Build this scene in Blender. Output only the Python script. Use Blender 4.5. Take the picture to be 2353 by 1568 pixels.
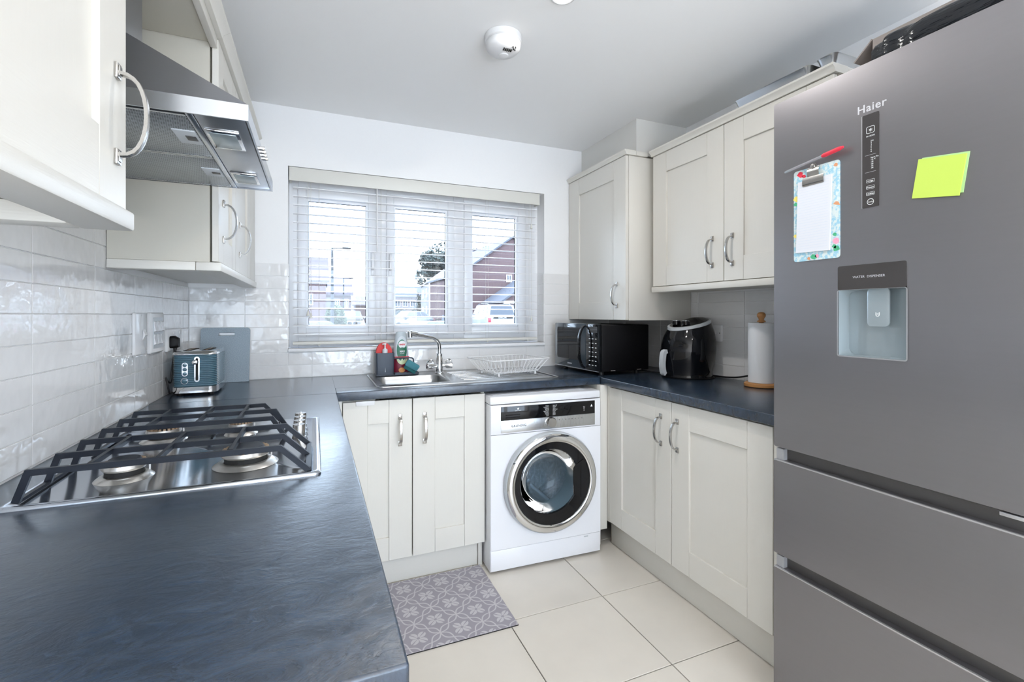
import bpy, bmesh, math, random
from mathutils import Vector, Matrix
random.seed(7)
for o in list(bpy.data.objects): bpy.data.objects.remove(o)
C = bpy.context.scene.collection
SC = bpy.context.scene
PI = math.pi

# ------------------------------------------------------------------ camera, sky, lights, exposure
cam_d = bpy.data.cameras.new('camera'); cam = bpy.data.objects.new('camera', cam_d); C.objects.link(cam)
cam_d.sensor_fit = 'HORIZONTAL'; cam_d.sensor_width = 36.0
cam_d.lens = 36.0*1081/2353
cam_d.shift_y = -(784-724)/2353
cam_d.clip_start = 0.02; cam_d.clip_end = 500
cam.location = (0, 0, 1.24)
cam.rotation_euler = (PI/2, 0, -math.radians(22.7))
SC.camera = cam
SC.view_settings.view_transform = 'Standard'; SC.view_settings.look = 'None'
SC.view_settings.gamma = 1.0; SC.view_settings.exposure = -0.06
SC.view_settings.use_curve_mapping = False

w = bpy.data.worlds.new('sky'); SC.world = w; w.use_nodes = True
bg = w.node_tree.nodes['Background']
bg.inputs['Color'].default_value = (0.70, 0.84, 1.0, 1); bg.inputs['Strength'].default_value = 10.0

def area(name, loc, rot, sx, sy, power, col, shape='RECTANGLE'):
    d = bpy.data.lights.new(name, 'AREA'); d.shape = shape; d.size = sx
    if shape == 'RECTANGLE': d.size_y = sy
    d.energy = power; d.color = col
    o = bpy.data.objects.new(name, d); C.objects.link(o); o.location = loc; o.rotation_euler = rot
    return o
# added fill lamp behind the camera, standing in for garden door daylight
area('garden_door_fill', (0.75, -2.86, 1.1), (PI/2, 0, 0), 2.3, 2.0, 18, (0.96, 0.98, 1.0))
# upward fill lamp added without a fitting: its light comes back off the ceiling
area('ceiling_bounce_fill', (0.30, -1.40, 0.90), (PI, 0, 0), 0.40, 0, 54, (1.0, 0.97, 0.93), 'DISK')
# the room's ceiling downlights (their fittings are built further down)
DOWNLIGHTS = [(0.79, 1.43), (0.79, 0.15), (0.79, -1.2), (0.79, -2.3)]
for (x, y) in DOWNLIGHTS:
    area('downlight_lamp', (x, y, 2.328), (0, 0, 0), 0.055, 0, 8.5 if y > 1 else 2.5, (1.0, 0.965, 0.91), 'DISK')

# ------------------------------------------------------------------ materials
MATS = {}
def new_mat(name):
    m = bpy.data.materials.new(name); m.use_nodes = True; MATS[name] = m
    return m, m.node_tree, m.node_tree.nodes['Principled BSDF']
def N(nt, t, **kw):
    n = nt.nodes.new(t)
    for k, v in kw.items():
        if k in n.inputs: n.inputs[k].default_value = v
        else: setattr(n, k, v)
    return n
def plain(name, col, rough=0.5, metal=0.0, bump=0.0, scale=60.0, stretch=(1,1,1), var=0.0, spec=0.5, coat=0.0, detail=4.0, bdist=0.002, aniso=0, rand=0.0):
    """principled surface with fine procedural grain: colour variation 'var' and relief 'bump'"""
    m, nt, b = new_mat(name)
    b.inputs['Base Color'].default_value = (*col, 1); b.inputs['Roughness'].default_value = rough
    b.inputs['Metallic'].default_value = metal; b.inputs['Specular IOR Level'].default_value = spec
    b.inputs['Coat Weight'].default_value = coat; b.inputs['Coat Roughness'].default_value = 0.08
    b.inputs['Anisotropic'].default_value = aniso
    if bump or var:
        tc = N(nt, 'ShaderNodeTexCoord'); mp = N(nt, 'ShaderNodeMapping'); mp.inputs['Scale'].default_value = stretch
        nt.links.new(tc.outputs['Object'], mp.inputs['Vector'])
        src = mp.outputs['Vector']
        if rand:
            oi = N(nt, 'ShaderNodeObjectInfo'); mul = N(nt, 'ShaderNodeVectorMath', operation='SCALE'); 
            cmb = N(nt, 'ShaderNodeCombineXYZ')
            for k in range(3): nt.links.new(oi.outputs['Random'], cmb.inputs[k])
            nt.links.new(cmb.outputs[0], mul.inputs[0]); mul.inputs['Scale'].default_value = rand
            ad = N(nt, 'ShaderNodeVectorMath', operation='ADD')
            nt.links.new(src, ad.inputs[0]); nt.links.new(mul.outputs[0], ad.inputs[1]); src = ad.outputs[0]
        n = N(nt, 'ShaderNodeTexNoise', Scale=scale, Detail=detail); nt.links.new(src, n.inputs['Vector'])
        if var:
            mx = N(nt, 'ShaderNodeMix', data_type='RGBA'); nt.links.new(n.outputs['Fac'], mx.inputs['Factor'])
            mx.inputs[6].default_value = (*[max(0, c*(1-var)) for c in col], 1); mx.inputs[7].default_value = (*[min(1, c*(1+var)) for c in col], 1)
            nt.links.new(mx.outputs[2], b.inputs['Base Color'])
        if bump:
            bp = N(nt, 'ShaderNodeBump', Strength=bump, Distance=bdist); nt.links.new(n.outputs['Fac'], bp.inputs['Height'])
            nt.links.new(bp.outputs['Normal'], b.inputs['Normal'])
    return m

plain('paint_wall', (0.90, 0.90, 0.905), 0.6, bump=0.15, scale=180, bdist=0.001, var=0.015)
plain('paint_ceiling', (0.94, 0.94, 0.94), 0.75, bump=0.1, scale=120, bdist=0.001)
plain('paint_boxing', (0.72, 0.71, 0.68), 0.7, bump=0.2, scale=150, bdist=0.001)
plain('grout', (0.80, 0.72, 0.71), 0.8, bump=0.2, scale=300, bdist=0.0008)
plain('tile_glaze', (0.80, 0.795, 0.795), 0.045, bump=0.9, scale=22, bdist=0.0026, detail=1.5, rand=37.0, var=0.015, spec=0.65, coat=0.15)
plain('floor_tile', (0.70, 0.655, 0.59), 0.32, var=0.14, scale=3.5, bump=0.06, bdist=0.0005, detail=8, rand=11.0)
plain('floor_grout', (0.16, 0.15, 0.14), 0.9, bump=0.2, scale=300)
plain('cabinet', (0.715, 0.695, 0.645), 0.38, bump=0.30, scale=40, stretch=(6, 6, 0.35), bdist=0.0006, var=0.012, detail=5)
plain('cabinet_rail', (0.715, 0.695, 0.645), 0.38, bump=0.55, scale=40, stretch=(0.5, 0.5, 8), bdist=0.0006, var=0.012, detail=5)
plain('carcass', (0.585, 0.56, 0.49), 0.5, bump=0.05, scale=80)
plain('gap_dark', (0.02, 0.02, 0.02), 0.8)
plain('wood_knot', (0.25, 0.13, 0.06), 0.6)
plain('brushed_nickel', (0.50, 0.485, 0.465), 0.24, metal=1, bump=0.05, scale=90, stretch=(1, 1, 0.2), bdist=0.0005)
plain('chrome', (0.80, 0.81, 0.82), 0.07, metal=1)
plain('steel', (0.62, 0.64, 0.66), 0.22, metal=1, bump=0.06, scale=140, stretch=(0.15, 1, 1), bdist=0.0004, var=0.04)
plain('drum_wall', (0.30, 0.33, 0.37), 0.38, metal=0.9, bump=1.0, scale=60, bdist=0.004, var=0.5, detail=1)
plain('gasket_grey', (0.16, 0.20, 0.23), 0.4)
plain('sink_steel', (0.46, 0.47, 0.48), 0.30, metal=1, bump=0.05, scale=140, stretch=(0.15, 1, 1), bdist=0.0004, var=0.05)
plain('steel_worn', (0.55, 0.56, 0.58), 0.3, metal=1, bump=0.1, scale=9, var=0.18, bdist=0.0006, detail=7)
plain('hood_steel', (0.34, 0.35, 0.38), 0.33, metal=0.85, bump=0.04, scale=200, stretch=(0.05, 1, 1), bdist=0.0003, var=0.03)
plain('hood_rim', (0.62, 0.65, 0.70), 0.25, metal=1, bump=0.04, scale=200, stretch=(1, 0.05, 1), bdist=0.0003)
plain('hob_steel', (0.52, 0.56, 0.62), 0.13, metal=1, bump=0.02, scale=30, bdist=0.0005, var=0.03)
plain('burner_metal', (0.62, 0.60, 0.57), 0.28, metal=0.9, var=0.15, scale=30)
plain('burnt_metal', (0.42, 0.30, 0.20), 0.5, metal=0.5, var=0.5, scale=60)
plain('cast_iron', (0.008, 0.012, 0.022), 0.42, bump=0.3, scale=350, bdist=0.0004, spec=0.4)
plain('fridge_steel', (0.255, 0.244, 0.258), 0.34, metal=0.8, bump=0.10, scale=160, stretch=(1, 0.04, 1), bdist=0.0003, var=0.02, aniso=0.5)
plain('fridge_edge', (0.60, 0.60, 0.62), 0.3, metal=0.8)
plain('fridge_recess', (0.11, 0.105, 0.105), 0.4, metal=0.6, var=0.03, scale=30)
plain('fridge_side', (0.36, 0.36, 0.37), 0.45, bump=0.1, scale=300, bdist=0.0003)
plain('dispenser_lining', (0.36, 0.42, 0.45), 0.22, metal=0.3)
plain('panel_grey', (0.07, 0.065, 0.065), 0.2, metal=0.3, var=0.08, scale=6)
plain('print_white', (0.85, 0.87, 0.88), 0.5)
plain('print_silver', (0.62, 0.62, 0.66), 0.35, metal=0.3)
plain('print_grey', (0.38, 0.36, 0.35), 0.5)
plain('print_black', (0.03, 0.03, 0.04), 0.5)
plain('print_red', (0.70, 0.03, 0.06), 0.5)
plain('gloss_black', (0.004, 0.005, 0.007), 0.06, spec=0.4)
plain('satin_black', (0.003, 0.003, 0.004), 0.5, bump=0.12, scale=400, bdist=0.0003, spec=0.25)
plain('black_rubber', (0.012, 0.012, 0.014), 0.5)
plain('white_enamel', (0.82, 0.83, 0.87), 0.18, coat=0.3)
plain('grey_plastic', (0.50, 0.53, 0.56), 0.3)
plain('pale_grey_plastic', (0.62, 0.66, 0.70), 0.35)
plain('white_plastic', (0.82, 0.82, 0.83), 0.25)
plain('cream_plastic', (0.72, 0.70, 0.63), 0.35)
plain('upvc', (0.90, 0.905, 0.92), 0.25)
plain('slat_white', (0.90, 0.90, 0.92), 0.35)
plain('slat_cream', (0.74, 0.73, 0.68), 0.4)
plain('rubber_seal', (0.03, 0.045, 0.05), 0.5)
plain('slate_blue', (0.06, 0.14, 0.19), 0.18, coat=0.5)
plain('caddy_grey', (0.045, 0.058, 0.085), 0.4)
plain('red_sponge', (0.72, 0.07, 0.07), 0.7, bump=0.4, scale=200)
plain('teal_cloth', (0.07, 0.25, 0.30), 0.8, bump=0.6, scale=250)
plain('teal_pad', (0.02, 0.14, 0.15), 0.9, bump=0.8, scale=400)
plain('green_label', (0.01, 0.15, 0.08), 0.4)
plain('maroon_label', (0.18, 0.01, 0.03), 0.35, var=0.3, scale=20)
plain('lime_label', (0.62, 0.70, 0.42), 0.4)
plain('orange_print', (0.75, 0.30, 0.08), 0.4, var=0.4, scale=60)
plain('beech', (0.55, 0.26, 0.09), 0.4, bump=0.1, scale=30, stretch=(1, 1, 8), var=0.2)
plain('paper_roll', (0.82, 0.83, 0.85), 0.85, bump=0.3, scale=90, bdist=0.0006)
plain('paper', (0.66, 0.68, 0.73), 0.8)
plain('line_print', (0.55, 0.62, 0.72), 0.8)
plain('note_yellow', (0.50, 0.66, 0.10), 0.7)
plain('note_green', (0.40, 0.62, 0.28), 0.7)
plain('cardboard', (0.30, 0.26, 0.24), 0.8, bump=0.1, scale=80)
plain('black_bag', (0.006, 0.008, 0.012), 0.12, bump=0.9, scale=9, bdist=0.02, detail=4, stretch=(1, 0.5, 2))
plain('clear_lid', (0.75, 0.8, 0.82), 0.08, metal=0.2)
plain('green_foil', (0.03, 0.05, 0.015), 0.6, var=0.8, scale=80)
plain('oven_grey', (0.035, 0.05, 0.065), 0.12, coat=0.5)
plain('smoke_white', (0.80, 0.80, 0.81), 0.4)
# exterior
plain('tarmac', (0.06, 0.065, 0.075), 0.8, var=0.15, scale=2)
plain('grass', (0.05, 0.08, 0.03), 0.9, var=0.3, scale=3)
plain('leaf_dark', (0.026, 0.038, 0.034), 0.7, var=0.5, scale=1.2)
plain('leaf_light', (0.055, 0.072, 0.036), 0.7, var=0.4, scale=1.2)
plain('bark', (0.10, 0.07, 0.05), 0.9)
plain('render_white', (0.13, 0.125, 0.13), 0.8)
plain('roof_slate', (0.06, 0.066, 0.085), 0.7, var=0.12, scale=3, bump=0.4)
plain('roof_brown', (0.07, 0.056, 0.07), 0.7, var=0.12, scale=3)
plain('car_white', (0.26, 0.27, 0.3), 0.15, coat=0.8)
plain('car_navy', (0.018, 0.022, 0.036), 0.15, coat=0.8)
plain('car_silver', (0.075, 0.088, 0.11), 0.2, metal=0.4, coat=0.8)
plain('car_blue', (0.02, 0.05, 0.13), 0.15, coat=0.8)
plain('car_glass', (0.012, 0.022, 0.04), 0.05, coat=0.5)
plain('tyre', (0.02, 0.02, 0.02), 0.8)
plain('tail_red', (0.35, 0.04, 0.06), 0.2)
plain('lamp_glass', (0.7, 0.75, 0.8), 0.1)
plain('lamp_post', (0.012, 0.015, 0.02), 0.5)

def emit_mat(name, col, s):
    m, nt, b = new_mat(name)
    b.inputs['Base Color'].default_value = (*col, 1); b.inputs['Emission Color'].default_value = (*col, 1); b.inputs['Emission Strength'].default_value = s
emit_mat('led_face', (1, 0.96, 0.88), 6.0)
emit_mat('socket_neon', (1, 0.25, 0.1), 2.0)

def clear_mat(name, tint, gloss_rough=0.02, base_gloss=0.05, ior=1.5, mixcol=None, mixfac=0.0):
    """thin clear sheet: see-through with Fresnel reflection"""
    m, nt, b = new_mat(name); nt.nodes.remove(b)
    out = [n for n in nt.nodes if n.type == 'OUTPUT_MATERIAL'][0]
    tr = N(nt, 'ShaderNodeBsdfTransparent'); tr.inputs['Color'].default_value = (*tint, 1)
    gl = N(nt, 'ShaderNodeBsdfGlossy', Roughness=gloss_rough)
    fr = N(nt, 'ShaderNodeFresnel', IOR=ior)
    mx = N(nt, 'ShaderNodeMixShader'); nt.links.new(fr.outputs[0], mx.inputs[0])
    s = tr.outputs[0]
    if mixfac:
        df = N(nt, 'ShaderNodeBsdfDiffuse'); df.inputs['Color'].default_value = (*mixcol, 1)
        m2 = N(nt, 'ShaderNodeMixShader'); m2.inputs[0].default_value = mixfac
        nt.links.new(s, m2.inputs[1]); nt.links.new(df.outputs[0], m2.inputs[2]); s = m2.outputs[0]
    nt.links.new(s, mx.inputs[1]); nt.links.new(gl.outputs[0], mx.inputs[2]); nt.links.new(mx.outputs[0], out.inputs[0])
clear_mat('window_glass', (0.97, 0.985, 1.0))
clear_mat('bowl_glass', (0.70, 0.80, 0.86), ior=1.35, mixcol=(0.25, 0.35, 0.42), mixfac=0.12)
clear_mat('smoked_glass', (0.10, 0.13, 0.16), ior=2.0)
clear_mat('soap_plastic', (0.70, 0.85, 0.95), gloss_rough=0.08, mixcol=(0.80, 0.88, 0.92), mixfac=0.6)
clear_mat('pen_plastic', (0.80, 0.85, 0.88), gloss_rough=0.08, mixcol=(0.55, 0.6, 0.65), mixfac=0.5)

# brick for far houses
def brick_mat(name, c1, c2, mortar, scale):
    m, nt, b = new_mat(name)
    tc = N(nt, 'ShaderNodeTexCoord'); mp = N(nt, 'ShaderNodeMapping'); mp.inputs['Rotation'].default_value = (PI/2, 0, 0)
    br = N(nt, 'ShaderNodeTexBrick', Scale=scale); br.inputs['Color1'].default_value = (*c1, 1); br.inputs['Color2'].default_value = (*c2, 1)
    br.inputs['Mortar'].default_value = (*mortar, 1); br.inputs['Mortar Size'].default_value = 0.015
    nt.links.new(tc.outputs['Object'], mp.inputs['Vector']); nt.links.new(mp.outputs[0], br.inputs['Vector'])
    nt.links.new(br.outputs['Color'], b.inputs['Base Color']); b.inputs['Roughness'].default_value = 0.85
brick_mat('brick_red', (0.095, 0.055, 0.055), (0.078, 0.044, 0.047), (0.11, 0.09, 0.09), 4.0)
brick_mat('brick_pink', (0.105, 0.070, 0.070), (0.088, 0.058, 0.060), (0.12, 0.10, 0.10), 4.0)

# slate-effect laminate worktop
def worktop_mat():
    m, nt, b = new_mat('worktop')
    tc = N(nt, 'ShaderNodeTexCoord'); mp = N(nt, 'ShaderNodeMapping'); mp.inputs['Rotation'].default_value = (0, 0, -0.5); mp.inputs['Scale'].default_value = (1.0, 1.7, 1.0)
    nt.links.new(tc.outputs['Object'], mp.inputs['Vector'])
    n1 = N(nt, 'ShaderNodeTexNoise', Scale=11.0, Detail=10.0, Roughness=0.66, Distortion=2.2)
    n2 = N(nt, 'ShaderNodeTexNoise', Scale=38.0, Detail=6.0, Roughness=0.6, Distortion=2.0)
    n3 = N(nt, 'ShaderNodeTexNoise', Scale=420.0, Detail=2.0)
    for n in (n1, n2, n3): nt.links.new(mp.outputs[0], n.inputs['Vector'])
    cr = N(nt, 'ShaderNodeValToRGB'); e = cr.color_ramp.elements
    e[0].position = 0.3; e[0].color = (0.012, 0.022, 0.040, 1); e[1].position = 0.75; e[1].color = (0.030, 0.054, 0.092, 1)
    nt.links.new(n1.outputs['Fac'], cr.inputs[0]); nt.links.new(cr.outputs[0], b.inputs['Base Color'])
    ad = N(nt, 'ShaderNodeMath', operation='MULTIPLY_ADD'); nt.links.new(n2.outputs['Fac'], ad.inputs[0]); ad.inputs[1].default_value = 0.5
    nt.links.new(n1.outputs['Fac'], ad.inputs[2])
    ad2 = N(nt, 'ShaderNodeMath', operation='MULTIPLY_ADD'); nt.links.new(n3.outputs['Fac'], ad2.inputs[0]); ad2.inputs[1].default_value = 0.04
    nt.links.new(ad.outputs[0], ad2.inputs[2])
    bp = N(nt, 'ShaderNodeBump', Strength=0.5, Distance=0.0022); nt.links.new(ad2.outputs[0], bp.inputs['Height']); nt.links.new(bp.outputs[0], b.inputs['Normal'])
    b.inputs['Roughness'].default_value = 0.26; b.inputs['Specular IOR Level'].default_value = 0.8; b.inputs['Coat Weight'].default_value = 0.35; b.inputs['Coat Roughness'].default_value = 0.2
worktop_mat()

# extractor mesh filter: rows of small holes
def filter_mat():
    m, nt, b = new_mat('filter_mesh')
    tc = N(nt, 'ShaderNodeTexCoord'); mp = N(nt, 'ShaderNodeMapping'); mp.inputs['Rotation'].default_value = (0, 0, 0.6)
    nt.links.new(tc.outputs['Object'], mp.inputs['Vector'])
    v = N(nt, 'ShaderNodeTexVoronoi', Scale=170.0); v.inputs['Randomness'].default_value = 0.0; nt.links.new(mp.outputs[0], v.inputs['Vector'])
    cr = N(nt, 'ShaderNodeValToRGB'); e = cr.color_ramp.elements
    e[0].position = 0.28; e[0].color = (0.05, 0.055, 0.06, 1); e[1].position = 0.42; e[1].color = (0.52, 0.55, 0.57, 1)
    nt.links.new(v.outputs['Distance'], cr.inputs[0]); nt.links.new(cr.outputs[0], b.inputs['Base Color'])
    b.inputs['Metallic'].default_value = 0.6; b.inputs['Roughness'].default_value = 0.35
filter_mat()

# speckled grey-blue cutting board
def speckle(name, c0, c1, scale, lo, hi, rough=0.5):
    m, nt, b = new_mat(name)
    tc = N(nt, 'ShaderNodeTexCoord'); n = N(nt, 'ShaderNodeTexNoise', Scale=scale, Detail=3.0); nt.links.new(tc.outputs['Object'], n.inputs['Vector'])
    cr = N(nt, 'ShaderNodeValToRGB'); e = cr.color_ramp.elements
    e[0].position = lo; e[0].color = (*c0, 1); e[1].position = hi; e[1].color = (*c1, 1)
    nt.links.new(n.outputs['Fac'], cr.inputs[0]); nt.links.new(cr.outputs[0], b.inputs['Base Color']); b.inputs['Roughness'].default_value = rough
speckle('board_speckle', (0.24, 0.31, 0.37), (0.40, 0.47, 0.53), 420, 0.40, 0.60)
speckle('floral_card', (0.30, 0.55, 0.68), (0.62, 0.70, 0.70), 130, 0.42, 0.55)
speckle('drum_steel', (0.10, 0.12, 0.14), (0.62, 0.66, 0.70), 14, 0.3, 0.7, 0.25)

# washable vinyl mat: lilac grey with pale curved lattice and rosettes
def mat_mat():
    m, nt, b = new_mat('mat_pattern')
    tc = N(nt, 'ShaderNodeTexCoord')
    sep = N(nt, 'ShaderNodeSeparateXYZ'); nt.links.new(tc.outputs['Object'], sep.inputs[0])
    def M(op, a, c=None, d=None):
        n = nt.nodes.new('ShaderNodeMath'); n.operation = op
        for i, q in enumerate((a, c, d)):
            if q is None: continue
            if isinstance(q, (int, float)): n.inputs[i].default_value = q
            else: nt.links.new(q, n.inputs[i])
        return n.outputs[0]
    P = 0.1725
    u = M('ADD', M('DIVIDE', sep.outputs[0], P), 0.767); v = M('DIVIDE', sep.outputs[1], P)
    # rotated 45 degrees lattice
    a = M('ADD', u, v); c = M('SUBTRACT', u, v)
    def line(s, t):       # two sine strands weaving about each lattice line -> leaf shapes
        out = None
        for sg in (1, -1):
            wv = M('MULTIPLY', M('SINE', M('MULTIPLY', t, 2*PI)), 0.105*sg)
            q = M('ABSOLUTE', M('SUBTRACT', M('FRACT', M('ADD', M('ADD', s, wv), 0.5)), 0.5))
            l = M('LESS_THAN', q, 0.024)
            out = l if out is None else M('MAXIMUM', out, l)
        return out
    L = M('MAXIMUM', line(a, c), line(c, a))
    # rosette in the middle of each lattice cell
    fa = M('SUBTRACT', M('FRACT', a), 0.5); fc = M('SUBTRACT', M('FRACT', c), 0.5)
    r = M('SQRT', M('ADD', M('MULTIPLY', fa, fa), M('MULTIPLY', fc, fc)))
    th = M('ARCTAN2', fa, fc)
    pet = M('ADD', M('MULTIPLY', M('ABSOLUTE', M('COSINE', M('MULTIPLY', th, 2))), 0.20), 0.13)
    vein = M('GREATER_THAN', M('ABSOLUTE', M('SINE', M('MULTIPLY', th, 4))), 0.30)
    R = M('MULTIPLY', M('MULTIPLY', M('LESS_THAN', r, pet), M('GREATER_THAN', r, 0.05)), vein)
    tot = M('MAXIMUM', L, R)
    mx = N(nt, 'ShaderNodeMix', data_type='RGBA'); nt.links.new(tot, mx.inputs['Factor'])
    mx.inputs[6].default_value = (0.33, 0.31, 0.355, 1); mx.inputs[7].default_value = (0.54, 0.525, 0.55, 1)
    nt.links.new(mx.outputs[2], b.inputs['Base Color']); b.inputs['Roughness'].default_value = 0.55
mat_mat()

# ------------------------------------------------------------------ mesh helpers
def BM(): return bmesh.new()
def box(bm, x0, y0, z0, x1, y1, z1, mi=0, bev=0.0, seg=2):
    if x0 > x1: x0, x1 = x1, x0
    if y0 > y1: y0, y1 = y1, y0
    if z0 > z1: z0, z1 = z1, z0
    v = [bm.verts.new(p) for p in ((x0,y0,z0),(x1,y0,z0),(x1,y1,z0),(x0,y1,z0),(x0,y0,z1),(x1,y0,z1),(x1,y1,z1),(x0,y1,z1))]
    F = [bm.faces.new([v[i] for i in f]) for f in ((0,3,2,1),(4,5,6,7),(0,1,5,4),(1,2,6,5),(2,3,7,6),(3,0,4,7))]
    for f in F: f.material_index = mi
    if bev > 0:
        ed = list({e for f in F for e in f.edges})
        r = bmesh.ops.bevel(bm, geom=ed, offset=bev, segments=seg, affect='EDGES', profile=0.5, clamp_overlap=True)
        for f in r['faces']: f.material_index = mi
def ring(bm, pts): return [bm.verts.new(p) for p in pts]
def bridge(bm, a, b, mi=0, closed=True):
    n = len(a)
    for i in range(n if closed else n-1):
        j = (i+1) % n
        try: f = bm.faces.new((a[i], a[j], b[j], b[i])); f.material_index = mi
        except ValueError: pass
def cap(bm, a, mi=0, flip=False):
    try:
        f = bm.faces.new(list(reversed(a)) if flip else a); f.material_index = mi
    except ValueError: pass
def loft(bm, rings, mi=0, cap0=True, cap1=True, mis=None):
    R = [ring(bm, r) for r in rings]
    for i in range(len(R)-1): bridge(bm, R[i], R[i+1], mis[i] if mis else mi)
    if cap0: cap(bm, R[0], mi, True)
    if cap1: cap(bm, R[-1], mis[-1] if mis else mi)
    return R
def circ(c, r, n, ax='z', r2=None, ph=0.0):
    r2 = r if r2 is None else r2
    o = []
    for i in range(n):
        a = 2*PI*i/n + ph; p, q = r*math.cos(a), r2*math.sin(a)
        if ax == 'z': o.append((c[0]+p, c[1]+q, c[2]))
        elif ax == 'y': o.append((c[0]+p, c[1], c[2]+q))
        else: o.append((c[0], c[1]+p, c[2]+q))
    return o
def lathe(bm, prof, c=(0,0,0), n=24, ax='z', mi=0, mis=None, cap0=True, cap1=True):
    rings = []
    for r, h in prof:
        p = list(c); p['xyz'.index(ax)] += h
        rings.append(circ(p, max(r, 1e-5), n, ax))
    return loft(bm, rings, mi, cap0, cap1, mis)
def rrect(cx, cy, wd, dp, r, z, n=5, ax='z'):
    o = []; r = min(r, wd/2-1e-5, dp/2-1e-5)
    for (sx, sy, a0) in ((1,1,0),(-1,1,PI/2),(-1,-1,PI),(1,-1,1.5*PI)):
        for i in range(n+1):
            a = a0 + PI/2*i/n
            p, q = cx+sx*(wd/2-r)+r*math.cos(a), cy+sy*(dp/2-r)+r*math.sin(a)
            o.append((p, q, z) if ax == 'z' else ((p, z, q) if ax == 'y' else (z, p, q)))
    return o
def tube(bm, pts, r, n=8, mi=0, capd=True, prof=None, up=None):
    """sweep a circle of radius r (or list), or a 2D profile, along pts"""
    P = [Vector(p) for p in pts]; rings = []; u = None
    for i, p in enumerate(P):
        t = (P[min(i+1, len(P)-1)] - P[max(i-1, 0)]).normalized()
        if u is None:
            ref = Vector(up) if up else (Vector((0,0,1)) if abs(t.z) < 0.9 else Vector((1,0,0)))
            u = (ref - t*ref.dot(t)).normalized()
        else: u = (u - t*u.dot(t)).normalized()
        v = t.cross(u); rr = r[i] if isinstance(r, (list, tuple)) else r
        if prof: rings.append([p + u*a + v*b for a, b in prof])
        else: rings.append([p + (u*math.cos(2*PI*k/n) + v*math.sin(2*PI*k/n))*rr for k in range(n)])
    loft(bm, rings, mi, capd, capd)
def prism(bm, poly, d0, d1, ax='y', mi=0, bev=0):
    """polygon in the plane normal to ax, extruded from d0 to d1; poly coords follow the two other axes in order"""
    def mk(d):
        if ax == 'y': return [(a, d, b) for a, b in poly]
        if ax == 'x': return [(d, a, b) for a, b in poly]
        return [(a, b, d) for a, b in poly]
    loft(bm, [mk(d0), mk(d1)], mi)
def smooth_path(pts, k=4):
    """Catmull-Rom through pts"""
    P = [Vector(p) for p in pts]; P = [P[0]*2-P[1]] + P + [P[-1]*2-P[-2]]; o = []
    for i in range(1, len(P)-2):
        for j in range(k):
            t = j/k; a, b, c, d = P[i-1], P[i], P[i+1], P[i+2]
            o.append(0.5*((2*b)+(c-a)*t+(2*a-5*b+4*c-d)*t*t+(3*b-3*c+d-a)*t**3))
    o.append(P[-2]); return o
FACE = {'+x': Matrix(((0,-1,0),(1,0,0),(0,0,1))).to_4x4(),   # columns: viewer's right, away from viewer, up
        '-y': Matrix.Identity(4),
        '-x': Matrix(((0,1,0),(-1,0,0),(0,0,1))).to_4x4()}

def finish(bm, name, mats, smooth=40):
    bmesh.ops.recalc_face_normals(bm, faces=bm.faces)
    me = bpy.data.meshes.new(name); bm.to_mesh(me); bm.free()
    for m in (mats if isinstance(mats, (list, tuple)) else [mats]): me.materials.append(MATS[m])
    me.polygons.foreach_set('use_smooth', [True]*len(me.polygons))
    me.set_sharp_from_angle(angle=math.radians(smooth))
    return me
OFF = {}
def part(name, bm, mats, parent=None, M=None, world=False, label=None, smooth=40, kind=None):
    if M is not None: bm.transform(M)
    if parent is not None and world: bm.transform(Matrix.Translation(-Vector(OFF[parent.name])))
    me = finish(bm, name, mats, smooth); o = bpy.data.objects.new(name, me); C.objects.link(o)
    if parent is not None:
        o.parent = parent; OFF[o.name] = OFF[parent.name]
    else: OFF[o.name] = (0, 0, 0)
    if label: o['label'] = label
    if kind: o['kind'] = kind
    return o
def thing(name, label, cat, loc=(0,0,0), rotz=0.0, group=None, rot=None):
    o = bpy.data.objects.new(name, None); C.objects.link(o); o.empty_display_size = 0.05
    o.location = loc; o.rotation_euler = rot if rot else (0, 0, rotz); o['label'] = label; o['category'] = cat
    if group: o['group'] = group
    OFF[o.name] = tuple(loc); return o
def tag(o, label, cat, group=None):
    o['label'] = label; o['category'] = cat
    if group: o['group'] = group
    return o
def struct(name, bm, mats, **k):
    o = part(name, bm, mats, **k); o['kind'] = 'structure'; return o
def inst(src, name, parent, loc=(0,0,0), rot=(0,0,0), scale=(1,1,1)):
    """another object sharing src's mesh"""
    o = bpy.data.objects.new(name, src.data if hasattr(src, 'data') else src); C.objects.link(o); o.parent = parent
    o.location = loc; o.rotation_euler = rot; o.scale = scale
    if parent is not None: OFF[o.name] = OFF[parent.name]
    return o
def text(s, size, M, mat, parent, name='lettering', align='LEFT', world=True, bold=0.0, ext=0.0002, shear=0.0, spacing=1.0, label=None):
    cu = bpy.data.curves.new('t', 'FONT'); cu.body = s; cu.size = size; cu.extrude = ext; cu.align_x = align; cu.offset = bold; cu.shear = shear
    cu.space_character = spacing; cu.resolution_u = 3
    t = bpy.data.objects.new('t', cu); C.objects.link(t); dg = bpy.context.evaluated_depsgraph_get(); dg.update()
    me = bpy.data.meshes.new_from_object(t.evaluated_get(dg)); bpy.data.objects.remove(t); bpy.data.curves.remove(cu)
    me.name = name
    me.transform(M)
    if world: me.transform(Matrix.Translation(-Vector(OFF[parent.name])))
    me.materials.clear(); me.materials.append(MATS[mat])
    o = bpy.data.objects.new(name, me); C.objects.link(o); o.parent = parent; OFF[o.name] = OFF[parent.name]
    if label: o['label'] = label
    return o
TXT = {'-x': Matrix(((0,0,-1,0),(-1,0,0,0),(0,1,0,0),(0,0,0,1))), '-y': Matrix(((1,0,0,0),(0,0,-1,0),(0,1,0,0),(0,0,0,1)))}
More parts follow.
